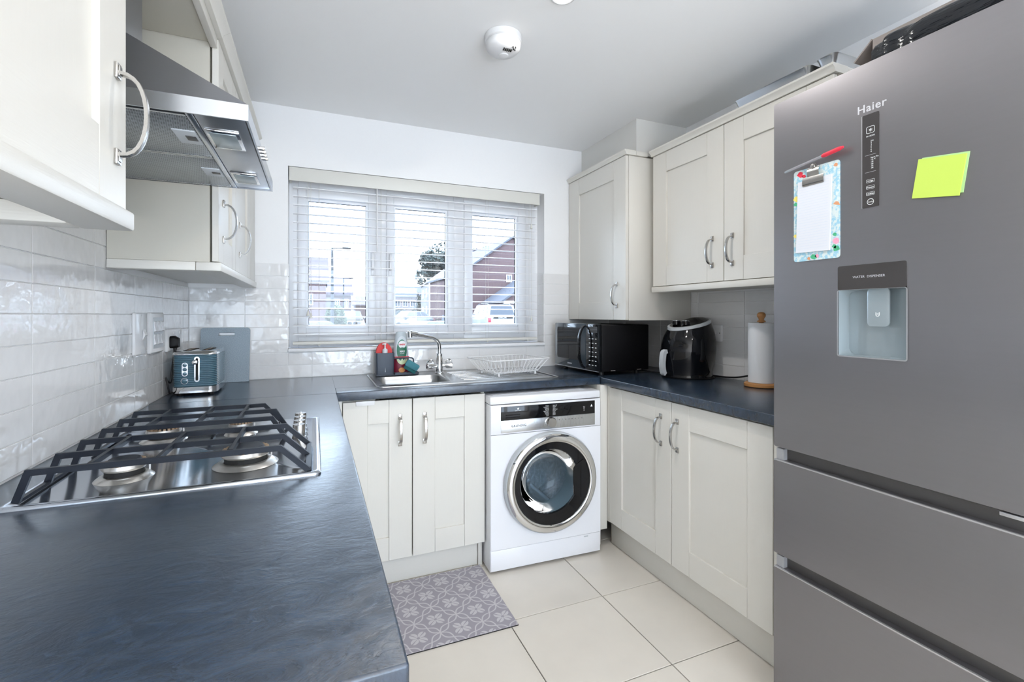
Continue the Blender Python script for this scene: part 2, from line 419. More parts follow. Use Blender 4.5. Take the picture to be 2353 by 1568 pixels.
def tm(face, x, y, z, roll=0.0):
    if face == '-x': x, y = y, x      # given as (y, x, z) for fridge-door lettering
    return Matrix.Translation((x, y, z)) @ TXT[face] @ Matrix.Rotation(roll, 4, 'Z')

# ================================================================== THE ROOM
ZC = 2.345
b = BM(); box(b, -0.72, -3.15, ZC, 2.17, 3.06, ZC+0.12); struct('ceiling', b, 'paint_ceiling')
b = BM(); box(b, -0.72, -3.15, -0.15, 2.17, 3.06, -0.004); floor = struct('floor', b, 'floor_grout')
b = BM(); box(b, -0.72, -3.15, -0.004, -0.578, 2.758, ZC); wall_left = struct('wall_left', b, 'paint_wall')
b = BM(); box(b, 2.023, -3.15, -0.004, 2.17, 2.758, ZC); wall_right = struct('wall_right', b, 'paint_wall')
WX0, WX1, WZ0, WZ1 = -0.133, 1.382, 1.06, 2.032
b = BM()
box(b, -0.72, 2.758, -0.004, WX0, 3.06, ZC); box(b, WX1, 2.758, -0.004, 2.17, 3.06, ZC)
box(b, WX0, 2.758, -0.004, WX1, 3.06, WZ0-0.018); box(b, WX0, 2.758, WZ1, WX1, 3.06, ZC)
wall_back = struct('wall_back', b, 'paint_wall')
b = BM()   # far wall behind the photographer with a garden door opening
box(b, -0.578, -3.15, -0.004, -0.35, -3.0, ZC); box(b, 1.85, -3.15, -0.004, 2.023, -3.0, ZC); box(b, -0.35, -3.15, 2.12, 1.85, -3.0, ZC)
struct('wall_front', b, 'paint_wall')
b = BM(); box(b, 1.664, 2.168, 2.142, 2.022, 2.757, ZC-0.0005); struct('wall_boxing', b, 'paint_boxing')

# ---- glazed garden door behind the photographer
door = thing('door_1', 'white glazed double garden door', 'door', (0.75, -3.0, 0)); del door['category']; door['kind'] = 'structure'
for i, (x0, x1) in enumerate(((-0.345, 0.745), (0.755, 1.845))):
    b = BM()
    for (a, c, d, e) in ((x0, x0+0.08, 0, 2.115), (x1-0.08, x1, 0, 2.115), (x0+0.08, x1-0.08, 0, 0.2), (x0+0.08, x1-0.08, 2.035, 2.115)):
        box(b, a, -3.09, d, c, -3.02, e, 0, 0.004)
    part('door_leaf', b, 'upvc', door, world=True)
    b = BM(); box(b, x0+0.08, -3.06, 0.2, x1-0.08, -3.05, 2.035); part('pane', b, 'window_glass', door, world=True)

# ---- tiles
TILE = {}
def tile_mesh(wd, ht, th, bev, mat, key):
    k = (key, round(wd, 3), round(ht, 3))
    if k not in TILE:
        bm = BM(); x, z = wd/2, ht/2      # front face towards -y, back open
        r0 = ring(bm, [(-x, 0, -z), (x, 0, -z), (x, 0, z), (-x, 0, z)])
        r1 = ring(bm, [(-x, -th+bev, -z), (x, -th+bev, -z), (x, -th+bev, z), (-x, -th+bev, z)])
        r2 = ring(bm, [(-x+bev, -th, -z+bev), (x-bev, -th, -z+bev), (x-bev, -th, z-bev), (-x+bev, -th, z-bev)])
        bridge(bm, r0, r1); bridge(bm, r1, r2); cap(bm, r2)
        TILE[k] = finish(bm, 'wall_tile' if key == 'w' else 'floor_tile', mat, 20)
    return TILE[k]
def cut(cell, hole):
    a0, a1, z0, z1 = cell; h0, h1, k0, k1 = hole
    if a1 <= h0 or a0 >= h1 or z1 <= k0 or z0 >= k1: return [cell]
    o = []
    if a0 < h0: o.append((a0, h0, z0, z1))
    if a1 > h1: o.append((h1, a1, z0, z1))
    m0, m1 = max(a0, h0), min(a1, h1)
    if z0 < k0: o.append((m0, m1, z0, k0))
    if z1 > k1: o.append((m0, m1, k1, z1))
    return o
G = 0.0022
ROWS = [0.9062 + 0.0672*k for k in range(15)]
def lay_tiles(parent, put, cols, rows, holes, lim):
    for i in range(len(cols)-1):
        for j in range(len(rows)-1):
            cells = [(cols[i], cols[i+1], rows[j], rows[j+1])]
            for h in holes: cells = [q for c in cells for q in cut(c, h)]
            for (a0, a1, z0, z1) in cells:
                if a1-a0 < 0.012 or z1-z0 < 0.010: continue
                o = put((a0+a1)/2, (z0+z1)/2, a1-a0-G, z1-z0-G)
def put_left(y, z, wd, ht):
    return inst(tile_mesh(wd, ht, 0.0028, 0.0007, 'tile_glaze', 'w'), 'wall_tile', wall_left, (-0.5779, y, z), (0, 0, PI/2))
def put_back(x, z, wd, ht):
    return inst(tile_mesh(wd, ht, 0.0028, 0.0007, 'tile_glaze', 'w'), 'wall_tile', wall_back, (x, 2.7579, z))
def put_right(y, z, wd, ht):
    return inst(tile_mesh(wd, ht, 0.0028, 0.0007, 'tile_glaze', 'w'), 'wall_tile', wall_right, (2.0229, y, z), (0, 0, -PI/2))
cols = [-0.236+0.32*k for k in range(10)] + [2.753]
lay_tiles(wall_left, put_left, cols, ROWS, [(-1, 0.955, 1.377, 3), (1.765, 3, 1.377, 3)], None)
cols = [-0.574, -0.333] + [-0.333+0.3165*k for k in range(1, 8)] + [2.019]
lay_tiles(wall_back, put_back, cols, ROWS[:10], [(WX0, WX1, WZ0-0.02, 3), (-1, -0.30, 1.377, 3), (1.57, 3, 1.21, 3)], None)
cols = [0.49, 0.807, 1.123, 1.44, 1.757, 2.073, 2.39, 2.753]
lay_tiles(wall_right, put_right, cols, ROWS[:10], [(-1, 2.07, 1.362, 3), (2.126, 3, 1.21, 3)], None)
# reveal tiles either side of the window
for s, x in ((1, WX1-0.0001), (-1, WX0+0.0001)):
    for j in range(2, 9):
        z0, z1 = max(ROWS[j], WZ0+0.004), ROWS[j+1]
        if z1-z0 < 0.01: continue
        inst(tile_mesh(0.088, z1-z0-G, 0.0028, 0.0007, 'tile_glaze', 'w'), 'wall_tile', wall_back, (x, 2.804, (z0+z1)/2), (0, 0, -PI/2*s))
# floor tiles
fx = [-0.578, -0.176, 0.272, 0.72, 1.168, 1.616, 2.02]
fy = [-3.0+0.12] + [1.76+0.44*k for k in range(-10, 2)] + [2.64, 2.755]
for i in range(len(fx)-1):
    for j in range(len(fy)-1):
        if fy[j+1]-fy[j] < 0.02: continue
        inst(tile_mesh(fx[i+1]-fx[i]-0.004, fy[j+1]-fy[j]-0.004, 0.004, 0.001, 'floor_tile', 'f'), 'floor_tile', floor,
             ((fx[i]+fx[i+1])/2, (fy[j]+fy[j+1])/2, -0.004), (-PI/2, 0, 0))

# ---- window
win = thing('window_1', 'white three-light casement window over the sink', 'window', (0.62, 2.86, WZ0)); del win['category']; win['kind'] = 'structure'
b = BM(); y0, y1 = 2.86, 2.93
box(b, WX0, y0, WZ0, WX0+0.048, y1, WZ1, 0, 0.003); box(b, WX1-0.095, y0, WZ0, WX1, y1, WZ1, 0, 0.003)
for x0, x1 in ((WX0+0.048, 0.325), (0.392, 0.798), (0.868, WX1-0.095)):
    box(b, x0, y0+0.001, WZ0, x1, y1, 1.122, 0, 0.002); box(b, x0, y0+0.001, 1.945, x1, y1, WZ1, 0, 0.002)
for x0, x1 in ((0.325, 0.392), (0.798, 0.868)): box(b, x0, y0, WZ0, x1, y1, WZ1, 0, 0.003)
part('window_frame', b, 'upvc', win, world=True)
for (x0, x1, g0, g1) in ((-0.088, 0.327, -0.046, 0.285), (0.390, 0.800, 0.430, 0.760), (0.866, 1.289, 0.912, 1.234)):
    b = BM(); ya, yb_ = 2.845, 2.905; z0, z1, h0, h1 = 1.117, 1.949, 1.165, 1.888
    for (a, c, d, e) in ((x0, g0, z0, z1), (g1, x1, z0, z1), (g0+0.0002, g1-0.0002, z0+0.0005, h0), (g0+0.0002, g1-0.0002, h1, z1-0.0005)): box(b, a, ya, d, c, yb_, e, 0, 0.002)
    for (a, c, d, e) in ((g0-0.001, g0+0.012, h0, h1), (g1-0.012, g1+0.001, h0, h1), (g0+0.012, g1-0.012, h0-0.001, h0+0.012), (g0+0.012, g1-0.012, h1-0.012, h1+0.001)):
        box(b, a, 2.858, d, c, 2.872, e)
    cs = part('casement', b, 'upvc', win, world=True)
    b = BM()
    for (a, c, d, e) in ((g0+0.010, g0+0.014, h0, h1), (g1-0.014, g1-0.010, h0, h1), (g0+0.010, g1-0.010, h0+0.010, h0+0.014), (g0+0.010, g1-0.010, h1-0.014, h1-0.010)):
        box(b, a, 2.874, d, c, 2.880, e)
    part('glazing_seal', b, 'gap_dark', cs, world=True, label='black glazing seal')
    b = BM(); box(b, g0-0.004, 2.881, h0-0.004, g1+0.004, 2.885, h1+0.004); part('pane', b, 'window_glass', cs, world=True)
for x in (0.308, 0.409):
    b = BM(); box(b, x-0.009, 2.836, 1.47, x+0.009, 2.846, 1.55, 0, 0.003); box(b, x-0.006, 2.818, 1.50, x+0.006, 2.838, 1.515, 0, 0.003)
    box(b, x-0.008, 2.812, 1.505, x+0.008, 2.822, 1.60, 0, 0.004); part('window_handle', b, 'white_plastic', win, world=True)
b = BM(); box(b, WX0+0.001, 2.742, WZ0-0.018, WX1-0.001, 2.862, WZ0, 0, 0.004); part('window_sill', b, 'upvc', win, world=True)

# ---- venetian blind
bl = thing('venetian_blind', 'white wooden slatted blind hanging open in the window recess', 'blind', (0.62, 2.80, 1.97))
b = BM(); box(b, -0.128, 2.762, 1.957, 1.352, 2.772, 2.030, 0, 0.002); box(b, -0.127, 2.7725, 1.958, -0.118, 2.83, 2.029); box(b, 1.342, 2.7725, 1.958, 1.351, 2.83, 2.029)
part('blind_valance', b, 'slat_cream', bl, world=True, label='plain cream valance board')
b = BM(); box(b, -0.112, 2.775, 1.985, 1.338, 2.825, 2.029, 0, 0.002); part('head_rail', b, 'slat_white', bl, world=True)
b = BM(); rings = []
for k in range(7):
    t = k/6-0.5; rings.append((t*0.050, 0.0018*(1-4*t*t)))
top = [(-0.725, a, h+0.0017) for a, h in rings]; bot = [(-0.725, a, h-0.0017) for a, h in reversed(rings)]
loft(b, [top+bot, [(0.725, q[1], q[2]) for q in top+bot]])
slat_me = finish(b, 'slat', 'slat_white', 50)
for i in range(18):
    z = 1.928 - 0.04665*i
    inst(slat_me, 'slat', bl, (0.615-0.62, 2.80-2.80, z-1.97), (math.radians(4.5), 0, 0))
b = BM(); box(b, -0.112, 2.776, 1.078, 1.342, 2.826, 1.094, 0, 0.004)
for x in (0.02, 0.35, 0.68, 1.0, 1.28): lathe(b, [(0.008, 0), (0.007, -0.006), (0.002, -0.010)], (x, 2.79, 1.079), 10)
part('bottom_rail', b, 'slat_cream', bl, world=True)
for x in (0.02, 0.35, 0.68, 1.0, 1.28):
    b = BM()
    for y in (2.7745, 2.8255): tube(b, [(x, y, 1.99), (x, y, 1.09)], 0.0007, 4)
    part('ladder_cord', b, 'slat_cream', bl, world=True)
for (x, zt) in ((-0.036, 1.235), (-0.022, 1.222), (1.295, 1.80), (1.295, 1.20)):
    b = BM(); tube(b, [(x, 2.770, 1.965), (x, 2.770, zt+0.03)], 0.0009, 4); lathe(b, [(0.003, 0.03), (0.008, 0.004), (0.0085, 0), (0.002, -0.001)], (x, 2.770, zt), 10)
    part('pull_cord', b, 'slat_cream', bl, world=True)
b = BM(); tube(b, [(0.325, 2.768, 1.96), (0.325, 2.768, 1.60)], 0.003, 6); part('tilt_wand', b, 'white_plastic', bl, world=True)

# ================================================================== CABINETS
def handle(parent, M, x, z, L=0.14, dep=0.036):
    """vertical bow handle with square backplates, on a door front at local y=0"""
    b = BM()
    for s in (-1, 1):
        zc = z+s*(L/2-0.009)
        box(b, x-0.009, -0.005, zc-0.012, x+0.009, 0.0, zc+0.012, 0, 0.0015)
        box(b, x-0.006, -0.0065, zc-0.008, x+0.006, -0.005, zc+0.008, 0, 0.0008)
    pts = []
    for k in range(15):
        t = -1+2*k/14; a = t*PI/2
        pts.append((x, -0.004-dep*math.cos(a)**0.75 if abs(t) < 1 else -0.004, z+(L/2-0.012)*math.sin(a)))
    tube(b, pts, 0, prof=[(0.0025, 0.006), (-0.0025, 0.006), (-0.0035, 0), (-0.0025, -0.006), (0.0025, -0.006), (0.0035, 0)], up=(0, -1, 0))
    return part('handle', b, 'brushed_nickel', parent, M=M, world=True, label='bowed brushed metal handle')
def shaker(parent, M, x0, x1, z0, z1, hx=None, hz=None, st=0.104, rec=0.009, panel_st=None, L=0.14):
    b = BM(); T = 0.019; g = 0.0004; st0 = st1 = st
    if panel_st: st0, st1 = panel_st
    box(b, x0, 0, z0, x0+st0-g, T, z1, 0, 0.0016, 1); box(b, x1-st1+g, 0, z0, x1, T, z1, 0, 0.0016, 1)
    box(b, x0+st0, 0.0002, z0, x1-st1, T, z0+st, 1, 0.0010, 1); box(b, x0+st0, 0.0002, z1-st, x1-st1, T, z1, 1, 0.0010, 1)
    d = part('door', b, ['cabinet', 'cabinet_rail'], parent, M=M, world=True)
    b = BM(); box(b, x0+st0-0.001, rec, z0+st-0.001, x1-st1+0.001, T-0.002, z1-st+0.001)
    part('door_panel', b, 'cabinet', d, M=M, world=True)
    if hx is not None: handle(d, M, hx, hz, L)
    return d
def FM(face, x, y, z=0.0): return Matrix.Translation((x, y, z)) @ FACE[face]

# --- sink cupboard (faces the camera side, -y)
M = FM('-y', 0.0, 2.172)
t = thing('base_cabinet', 'cream two-door shaker cupboard under the sink', 'cabinet', (0.43, 2.45, 0))
b = BM(); box(b, 0.09, 0.0215, 0.13, 0.108, 0.56, 0.866); box(b, 0.750, 0.0215, 0.13, 0.768, 0.56, 0.866); box(b, 0.108, 0.0215, 0.13, 0.75, 0.56, 0.148)
box(b, 0.108, 0.55, 0.148, 0.75, 0.56, 0.866); box(b, 0.108, 0.0215, 0.846, 0.25, 0.05, 0.866)
part('carcass', b, 'carcass', t, M=M, world=True)
shaker(t, M, 0.111, 0.4105, 0.130, 0.856, 0.356, 0.716); shaker(t, M, 0.4145, 0.765, 0.130, 0.856, 0.469, 0.716)
b = BM(); box(b, 0.086, 0.002, 0.13, 0.108, 0.021, 0.866, 0, 0.001); part('filler', b, 'cabinet', t, M=M, world=True)
b = BM(); box(b, 0.03, 0.050, 0.001, 0.742, 0.066, 0.1295, 0, 0.001); part('plinth', b, 'cabinet_rail', t, M=M, world=True)
b = BM(); box(b, 0.744, 0.040, 0.001, 0.764, 0.056, 0.1295, 0, 0.001); part('plinth_return', b, 'cabinet', t, M=M, world=True)
# little white sticker-like strip on top of the left door
b = BM(); box(b, 0.165, -0.004, 0.838, 0.245, 0.0, 0.858, 0, 0.001); part('door_bumper', b, 'white_plastic', t, M=M, world=True, label='clear white plastic strip over door top')

# --- left run (faces +x) beneath the long worktop
def xrun(name, label, y0, y1, doors, front=0.064, back=-0.5745):
    M = FM('+x', front, y0); L = y1-y0; D = front-back
    t = thing(name, label, 'cabinet', ((front+back)/2, (y0+y1)/2, 0))
    b = BM(); box(b, 0.0, 0.0215, 0.13, L, D, 0.866); part('carcass', b, 'carcass', t, M=M, world=True)
    for (a, c, hx) in doors: shaker(t, M, a, c, 0.130, 0.856, hx, 0.716)
    b = BM(); box(b, 0.0, 0.050, 0.001, L, 0.066, 0.1295, 0, 0.001); part('plinth', b, 'cabinet_rail', t, M=M, world=True)
    return t
xrun('base_cabinet', 'cream shaker cupboard under the near end of the long worktop', 0.475, 1.055, [(0.002, 0.288, 0.235), (0.292, 0.578, 0.345)])
xrun('base_cabinet', 'cream shaker cupboard under the gas hob', 1.058, 1.655, [(0.002, 0.297, 0.245), (0.301, 0.595, 0.352)])
t = xrun('base_cabinet', 'cream shaker corner cupboard between the hob and the sink', 1.658, 2.168, [(0.002, 0.45, 0.395)])
b = BM(); box(b, 0.453, 0.002, 0.13, 0.512, 0.021, 0.866, 0, 0.001); part('filler', b, 'cabinet', t, M=FM('+x', 0.064, 1.658), world=True)
b = BM(); box(b, -0.574, 0.456, 0.0, 0.064, 0.474, 0.8665, 0, 0.001); tag(part('end_panel', b, 'cabinet'), 'cream end panel under the worktop end nearest the camera', 'panel')

# --- right run (faces -x)
M = FM('-x', 1.437, 2.155)
t = thing('base_cabinet', 'cream two-door shaker cupboard between washing machine and fridge', 'cabinet', (1.72, 1.6, 0))
b = BM(); box(b, 0.014, 0.0215, 0.145, 1.10, 0.58, 0.866); part('carcass', b, 'carcass', t, M=M, world=True)
for a, c in ((0.0, 0.056), (1.022, 1.10)):
    b = BM(); box(b, a, 0.003, 0.14, c, 0.0210, 0.866, 0, 0.001); part('filler', b, 'cabinet', t, M=M, world=True)
shaker(t, M, 0.058, 0.5235, 0.145, 0.858, 0.459, 0.723); shaker(t, M, 0.5270, 1.020, 0.145, 0.858, 0.564, 0.720)
b = BM(); box(b, 0.0, 0.050, 0.001, 1.10, 0.066, 0.1445, 0, 0.001); part('plinth', b, 'cabinet_rail', t, M=M, world=True)
b = BM(); box(b, 1.395, 2.157, 0.001, 1.42, 2.70, 0.866); box(b, 1.395, 2.12, 0.10, 1.4365, 2.156, 0.866, 0, 0.001)
tag(part('support_panel', b, 'cabinet'), 'cream upright panel right of the washing machine', 'panel')

# --- worktops
def wt(name, label, boxes, loc):
    b = BM()
    for q in boxes: box(b, *q[:6], 0, q[6] if len(q) > 6 else 0.0, 3)
    o = part(name, b, 'worktop'); return tag(o, label, 'worktop')
wt('worktop', 'long dark slate-effect worktop under the gas hob', [(-0.5745, 0.455, 0.867, 0.084, 2.1495, 0.905, 0.004), (-0.5745, 2.149, 0.867, 0.0835, 2.7525, 0.905)], None)
BX0, BX1, BY0, BY1 = 0.297, 0.640, 2.292, 2.600
wt('worktop', 'dark slate-effect worktop around the steel sink', [(0.084, 2.150, 0.867, 1.414, BY0, 0.905, 0.003), (0.084, BY1, 0.867, 1.414, 2.7525, 0.905),
   (0.084, BY0, 0.867, BX0, BY1, 0.905), (BX1, BY0, 0.867, 1.414, BY1, 0.905)], None)
wt('worktop', 'dark slate-effect worktop under the microwave and air fryer', [(1.4145, 1.055, 0.867, 2.0175, 2.149, 0.905, 0.004), (1.4150, 2.145, 0.867, 2.0175, 2.7525, 0.905)], None)

# --- wall cupboards on the left
def cornice(b, x0, x1, z0, dep, back, h=0.033, front=0.033):
    """moulded strip along local x at the cupboard top, projecting 'front' beyond the door"""
    prof = [(0.0, z0), (-front*0.35, z0), (-front*0.45, z0+h*0.35), (-front*0.8, z0+h*0.6), (-front, z0+h*0.75), (-front, z0+h), (dep, z0+h), (dep, z0)]
    loft(b, [[(x0, p, q) for p, q in prof], [(x1, p, q) for p, q in prof]])
def valance(b, x0, x1, z1, h=0.028, proj=0.008, wd=0.07):
    box(b, x0, -proj, z1-h, x1, wd-proj, z1, 0, 0.004)
ZB = 1.4085
M = FM('+x', -0.287, -0.05)
t = thing('wall_cabinet', 'white shaker wall cupboard nearest the camera, left of the hood', 'cabinet', (-0.43, 0.46, ZB))
b = BM(); box(b, 0.0, 0.022, ZB+0.006, 1.008, 0.2865, 2.129); part('carcass', b, 'carcass', t, M=M, world=True)
shaker(t, M, 0.405, 1.009, ZB+0.003, 2.127, 0.966, 1.554, L=0.152); shaker(t, M, 0.0, 0.402, ZB+0.003, 2.127)
b = BM(); valance(b, 0.0, 1.022, ZB+0.002, 0.031); box(b, 0.972, 0.0623, ZB-0.029, 1.022, 0.2865, ZB+0.002, 0, 0.003)
vl = part('light_valance', b, 'cabinet_rail', t, M=M, world=True)
for (x, y) in ((0.70, 0.03), (0.47, 0.035)):
    b = BM(); lathe(b, [(0.007, 0), (0.007, 0.0012)], (x, y, ZB-0.0298), 12); part('screw_plug', b, 'wood_knot', vl, M=M, world=True)
b = BM(); cornice(b, 0.0, 1.01, 2.130, 0.05, 0.29); part('cornice', b, 'cabinet', t, M=M, world=True)
# bridging shelf above the hood
t = thing('bridging_shelf', 'cream board joining the two wall cupboards above the hood', 'shelf', (-0.43, 1.36, 2.11))
b = BM(); box(b, -0.5745, 0.961, 2.112, -0.309, 1.757, 2.130); part('board', b, 'carcass', t, world=True)
b = BM(); cornice(b, 1.012, 1.810, 2.130, 0.05, 0.29); part('cornice', b, 'cabinet', t, M=M, world=True)
b = BM(); box(b, -0.3085, 0.961, 2.095, -0.290, 1.757, 2.1295, 0, 0.001); part('front_rail', b, 'cabinet_rail', t, world=True)
# far left wall cupboard
M = FM('+x', -0.287, 1.76)
t = thing('wall_cabinet', 'cream wall cupboard in the corner beyond the hood, above the toaster', 'cabinet', (-0.43, 2.25, ZB))
b = BM(); box(b, 0.0, 0.024, ZB+0.0005, 0.993, 0.2865, 2.129); part('carcass', b, 'carcass', t, M=M, world=True)
shaker(t, M, 0.002, 0.354, ZB+0.003, 2.127, 0.083, 1.555, 0.085); shaker(t, M, 0.357, 0.80, ZB+0.003, 2.127, 0.452, 1.547, 0.10)
b = BM(); box(b, 0.803, 0.0, ZB+0.003, 0.993, 0.0235, 2.127, 0, 0.001); part('filler', b, 'cabinet', t, M=M, world=True)
b = BM(); valance(b, -0.004, 0.993, ZB, 0.028); box(b, -0.004, 0.0623, ZB-0.028, 0.05, 0.287, ZB, 0, 0.003); box(b, 0.05, 0.0623, ZB-0.012, 0.993, 0.2865, ZB)
part('light_valance', b, 'cabinet_rail', t, M=M, world=True)
b = BM(); cornice(b, 0.001, 0.993, 2.130, 0.05, 0.29); part('cornice', b, 'cabinet', t, M=M, world=True)

# --- boiler cupboard in the right corner (faces -x)
M = FM('-x', 1.563, 2.755)
t = thing('wall_cabinet', 'deep cream corner wall cupboard over the microwave', 'cabinet', (1.79, 2.44, 1.21))
b = BM(); box(b, 0.002, 0.022, 1.214, 0.614, 0.457, 2.114); part('carcass', b, 'carcass', t, M=M, world=True)
shaker(t, M, 0.003, 0.626, 1.212, 2.113, 0.546, 1.352, panel_st=(0.13, 0.115))
b = BM(); box(b, 0.6145, 0.0205, 1.21, 0.628, 0.457, 2.114, 0, 0.001); part('side_panel', b, 'cabinet', t, M=M, world=True)
b = BM(); cornice(b, 0.002, 0.640, 2.115, 0.06, 0.3, 0.026, 0.016); box(b, 0.6155, 0.062, 2.1155, 0.6395, 0.14, 2.1405, 0, 0.003)
part('cornice', b, 'cabinet_rail', t, M=M, world=True)
# --- right wall cupboard
M = FM('-x', 1.700, 2.075)
t = thing('wall_cabinet', 'cream two-door wall cupboard over the air fryer, beside the fridge', 'cabinet', (1.86, 1.6, 1.37))
b = BM(); box(b, 0.0, 0.022, 1.392, 0.975, 0.319, 2.100); part('carcass', b, 'carcass', t, M=M, world=True)
shaker(t, M, 0.004, 0.4845, 1.394, 2.099, 0.420, 1.532, panel_st=(0.105, 0.098)); shaker(t, M, 0.4875, 0.975, 1.394, 2.099, 0.534, 1.530)
b = BM(); valance(b, -0.003, 0.985, 1.391, 0.030, 0.006, 0.06); box(b, 0.003, 0.054, 1.37, 0.975, 0.319, 1.391); part('light_valance', b, 'cabinet_rail', t, M=M, world=True)
b = BM(); cornice(b, -0.003, 0.985, 2.101, 0.06, 0.3, 0.030, 0.022); box(b, 0.955, 0.062, 2.1015, 0.9845, 0.318, 2.1305, 0, 0.003)
part('cornice', b, 'cabinet_rail', t, M=M, world=True)

# ================================================================== COOKER HOOD
t = thing('cooker_hood', 'stainless steel chimney cooker hood above the gas hob', 'cooker hood', (-0.36, 1.43, 1.645))
hx0, hx1, hy0, hy1, hz0, hz1 = -0.5745, -0.130, 1.127, 1.742, 1.648, 1.682
b = BM()   # rim band: open frame
box(b, hx0, hy0, hz0, hx1, hy0+0.004, hz1); box(b, hx0, hy1-0.004, hz0, hx1, hy1, hz1); box(b, hx1-0.004, hy0+0.0045, hz0, hx1, hy1-0.0045, hz1); box(b, hx0, hy0+0.0045, hz0, hx0+0.004, hy1-0.0045, hz1)
part('rim', b, 'hood_rim', t, world=True)
b = BM(); cx0, cx1, cy0, cy1, cz = hx0, -0.425, 1.335, 1.535, 1.90
r = [ring(b, [(hx0, hy0, hz1), (hx1, hy0, hz1), (hx1, hy1, hz1), (hx0, hy1, hz1)]), ring(b, [(cx0, cy0, cz), (cx1, cy0, cz), (cx1, cy1, cz), (cx0, cy1, cz)])]
bridge(b, r[0], r[1]); part('canopy', b, 'hood_steel', t, world=True, smooth=10)
b = BM(); box(b, cx0, cy0, cz-0.002, cx1, cy1, 2.111); part('chimney', b, 'hood_steel', t, world=True)
b = BM(); box(b, hx0+0.004, hy0+0.004, hz0+0.010, hx1-0.004, hy1-0.004, hz0+0.014); part('underside_tray', b, 'steel_worn', t, world=True)
for (y0, y1, l0, l1) in ((1.146, 1.427, 1.240, 1.330), (1.436, 1.730, 1.535, 1.612)):
    b = BM(); box(b, -0.56, y0, hz0+0.002, -0.246, y1, hz0+0.009, 0, 0.002); f = part('grease_filter', b, 'filter_mesh', t, world=True, label='perforated metal grease filter')
    b = BM(); box(b, -0.560, y0-0.003, hz0+0.0005, -0.246, y0+0.004, hz0+0.0100); box(b, -0.560, y1-0.004, hz0+0.0005, -0.246, y1+0.003, hz0+0.0100)
    part('filter_edge', b, 'steel', f, world=True, kind='stuff')
    b = BM(); box(b, -0.292, l0, hz0-0.0005, -0.248, l1, hz0+0.003, 0, 0.0008); box(b, -0.272, l0+0.03, hz0-0.002, -0.252, l1-0.03, hz0, 1, 0.0004)
    part('filter_latch', b, ['pale_grey_plastic', 'fridge_recess'], f, world=True)
b = BM(); box(b, -0.245, 1.131, hz0+0.001, -0.232, 1.738, hz0+0.010, 0, 0.002); part('divider_bar', b, 'steel', t, world=True)
b = BM(); box(b, -0.231, 1.136, hz0+0.004, -0.138, 1.734, hz0+0.010, 0, 0.001); lp = part('lamp_panel', b, 'steel_worn', t, world=True)
for (y0, y1) in ((1.215, 1.338), (1.556, 1.668)):
    b = BM(); box(b, -0.226, y0, hz0-0.001, -0.158, y1, hz0+0.004, 0, 0.002); g = part('lamp_cover', b, 'chrome', lp, world=True, label='rectangular hood lamp')
    b = BM(); box(b, -0.219, y0+0.012, hz0-0.0022, -0.166, y1-0.012, hz0-0.001, 0, 0.0005); part('lamp_lens', b, 'dispenser_lining', lp, world=True)
for k in range(4):
    b = BM(); lathe(b, [(0.0055, 0), (0.0055, 0.011), (0.0045, 0.0125)], (hx1, 1.345+0.028*k, 1.662), 12, 'x'); part('push_button', b, 'chrome', t, world=True)

# ================================================================== GAS HOB
t = thing('gas_hob', 'stainless four-burner gas hob with black pan supports', 'hob', (-0.24, 1.35, 0.905))
gx0, gx1, gy0, gy1 = -0.500, 0.012, 1.062, 1.640
b = BM()
def rr2(i, z, r=0.012): return rrect((gx0+gx1)/2, (gy0+gy1)/2, gx1-gx0-2*i, gy1-gy0-2*i, r, z, 4)
loft(b, [rr2(0, 0.9052), rr2(0, 0.909), rr2(0.004, 0.9125), rr2(0.010, 0.9125), rr2(0.016, 0.9095)], 0, False, True)
part('hob_plate', b, 'hob_steel', t, world=True, smooth=50)
def burner(name, x, y, r):
    b = BM(); lathe(b, [(r*1.38, 0.9096), (r*1.34, 0.9110), (r*1.16, 0.9165), (r*1.04, 0.9185), (r*0.95, 0.9185), (r*0.9, 0.916)], (x, y, 0), 36, mi=0)
    bb = part('burner', b, 'burner_metal', t, world=True, smooth=30)
    b = BM(); lathe(b, [(r*0.90, 0.916), (r*0.90, 0.930)], (x, y, 0), 32); part('burner_gap', b, 'gap_dark', bb, world=True)
    b = BM(); prof = [(r*0.97, 0.929), (r*1.04, 0.933), (r*1.00, 0.940), (r*0.4, 0.9415)]
    R_ = lathe(b, prof, (x, y, 0), 32, cap1=True)
    for k in range(24):
        a = 2*PI*k/24; c, s = math.cos(a), math.sin(a)
        v = [(x+c*q-s*p, y+s*q+c*p, z) for z in (0.9395, 0.9445) for (q, p) in ((r*0.80, -0.002), (r*0.97, -0.0028), (r*0.97, 0.0028), (r*0.80, 0.002))]
        loft(b, [v[:4], v[4:]], 1)
    part('flame_ring', b, ['burner_metal', 'burnt_metal'], bb, world=True)
    b = BM(); lathe(b, [(r*0.74, 0.9415), (r*0.78, 0.945), (r*0.72, 0.949), (r*0.1, 0.9505)], (x, y, 0), 28)
    part('burner_cap', b, 'cast_iron', bb, world=True)
    b = BM(); lathe(b, [(0.0018, 0.915), (0.0018, 0.932), (0.001, 0.934)], (x+r*1.15*0.9, y+r*1.15*0.42, 0), 8); part('igniter', b, 'white_plastic', bb, world=True)
burner('b', -0.357, 1.185, 0.036); burner('b', -0.142, 1.195, 0.047); burner('b', -0.368, 1.500, 0.038); burner('b', -0.190, 1.500, 0.030)
def bar(b, p, q, wd=0.008, ht=0.011):
    tube(b, [p, q], 0, prof=[(ht/2, wd/2), (-ht/2, wd/2), (-ht/2, -wd/2), (ht/2, -wd/2)], up=(0, 0, 1) if abs(Vector(q).z-Vector(p).z) < 0.02 else (1, 0, 0))
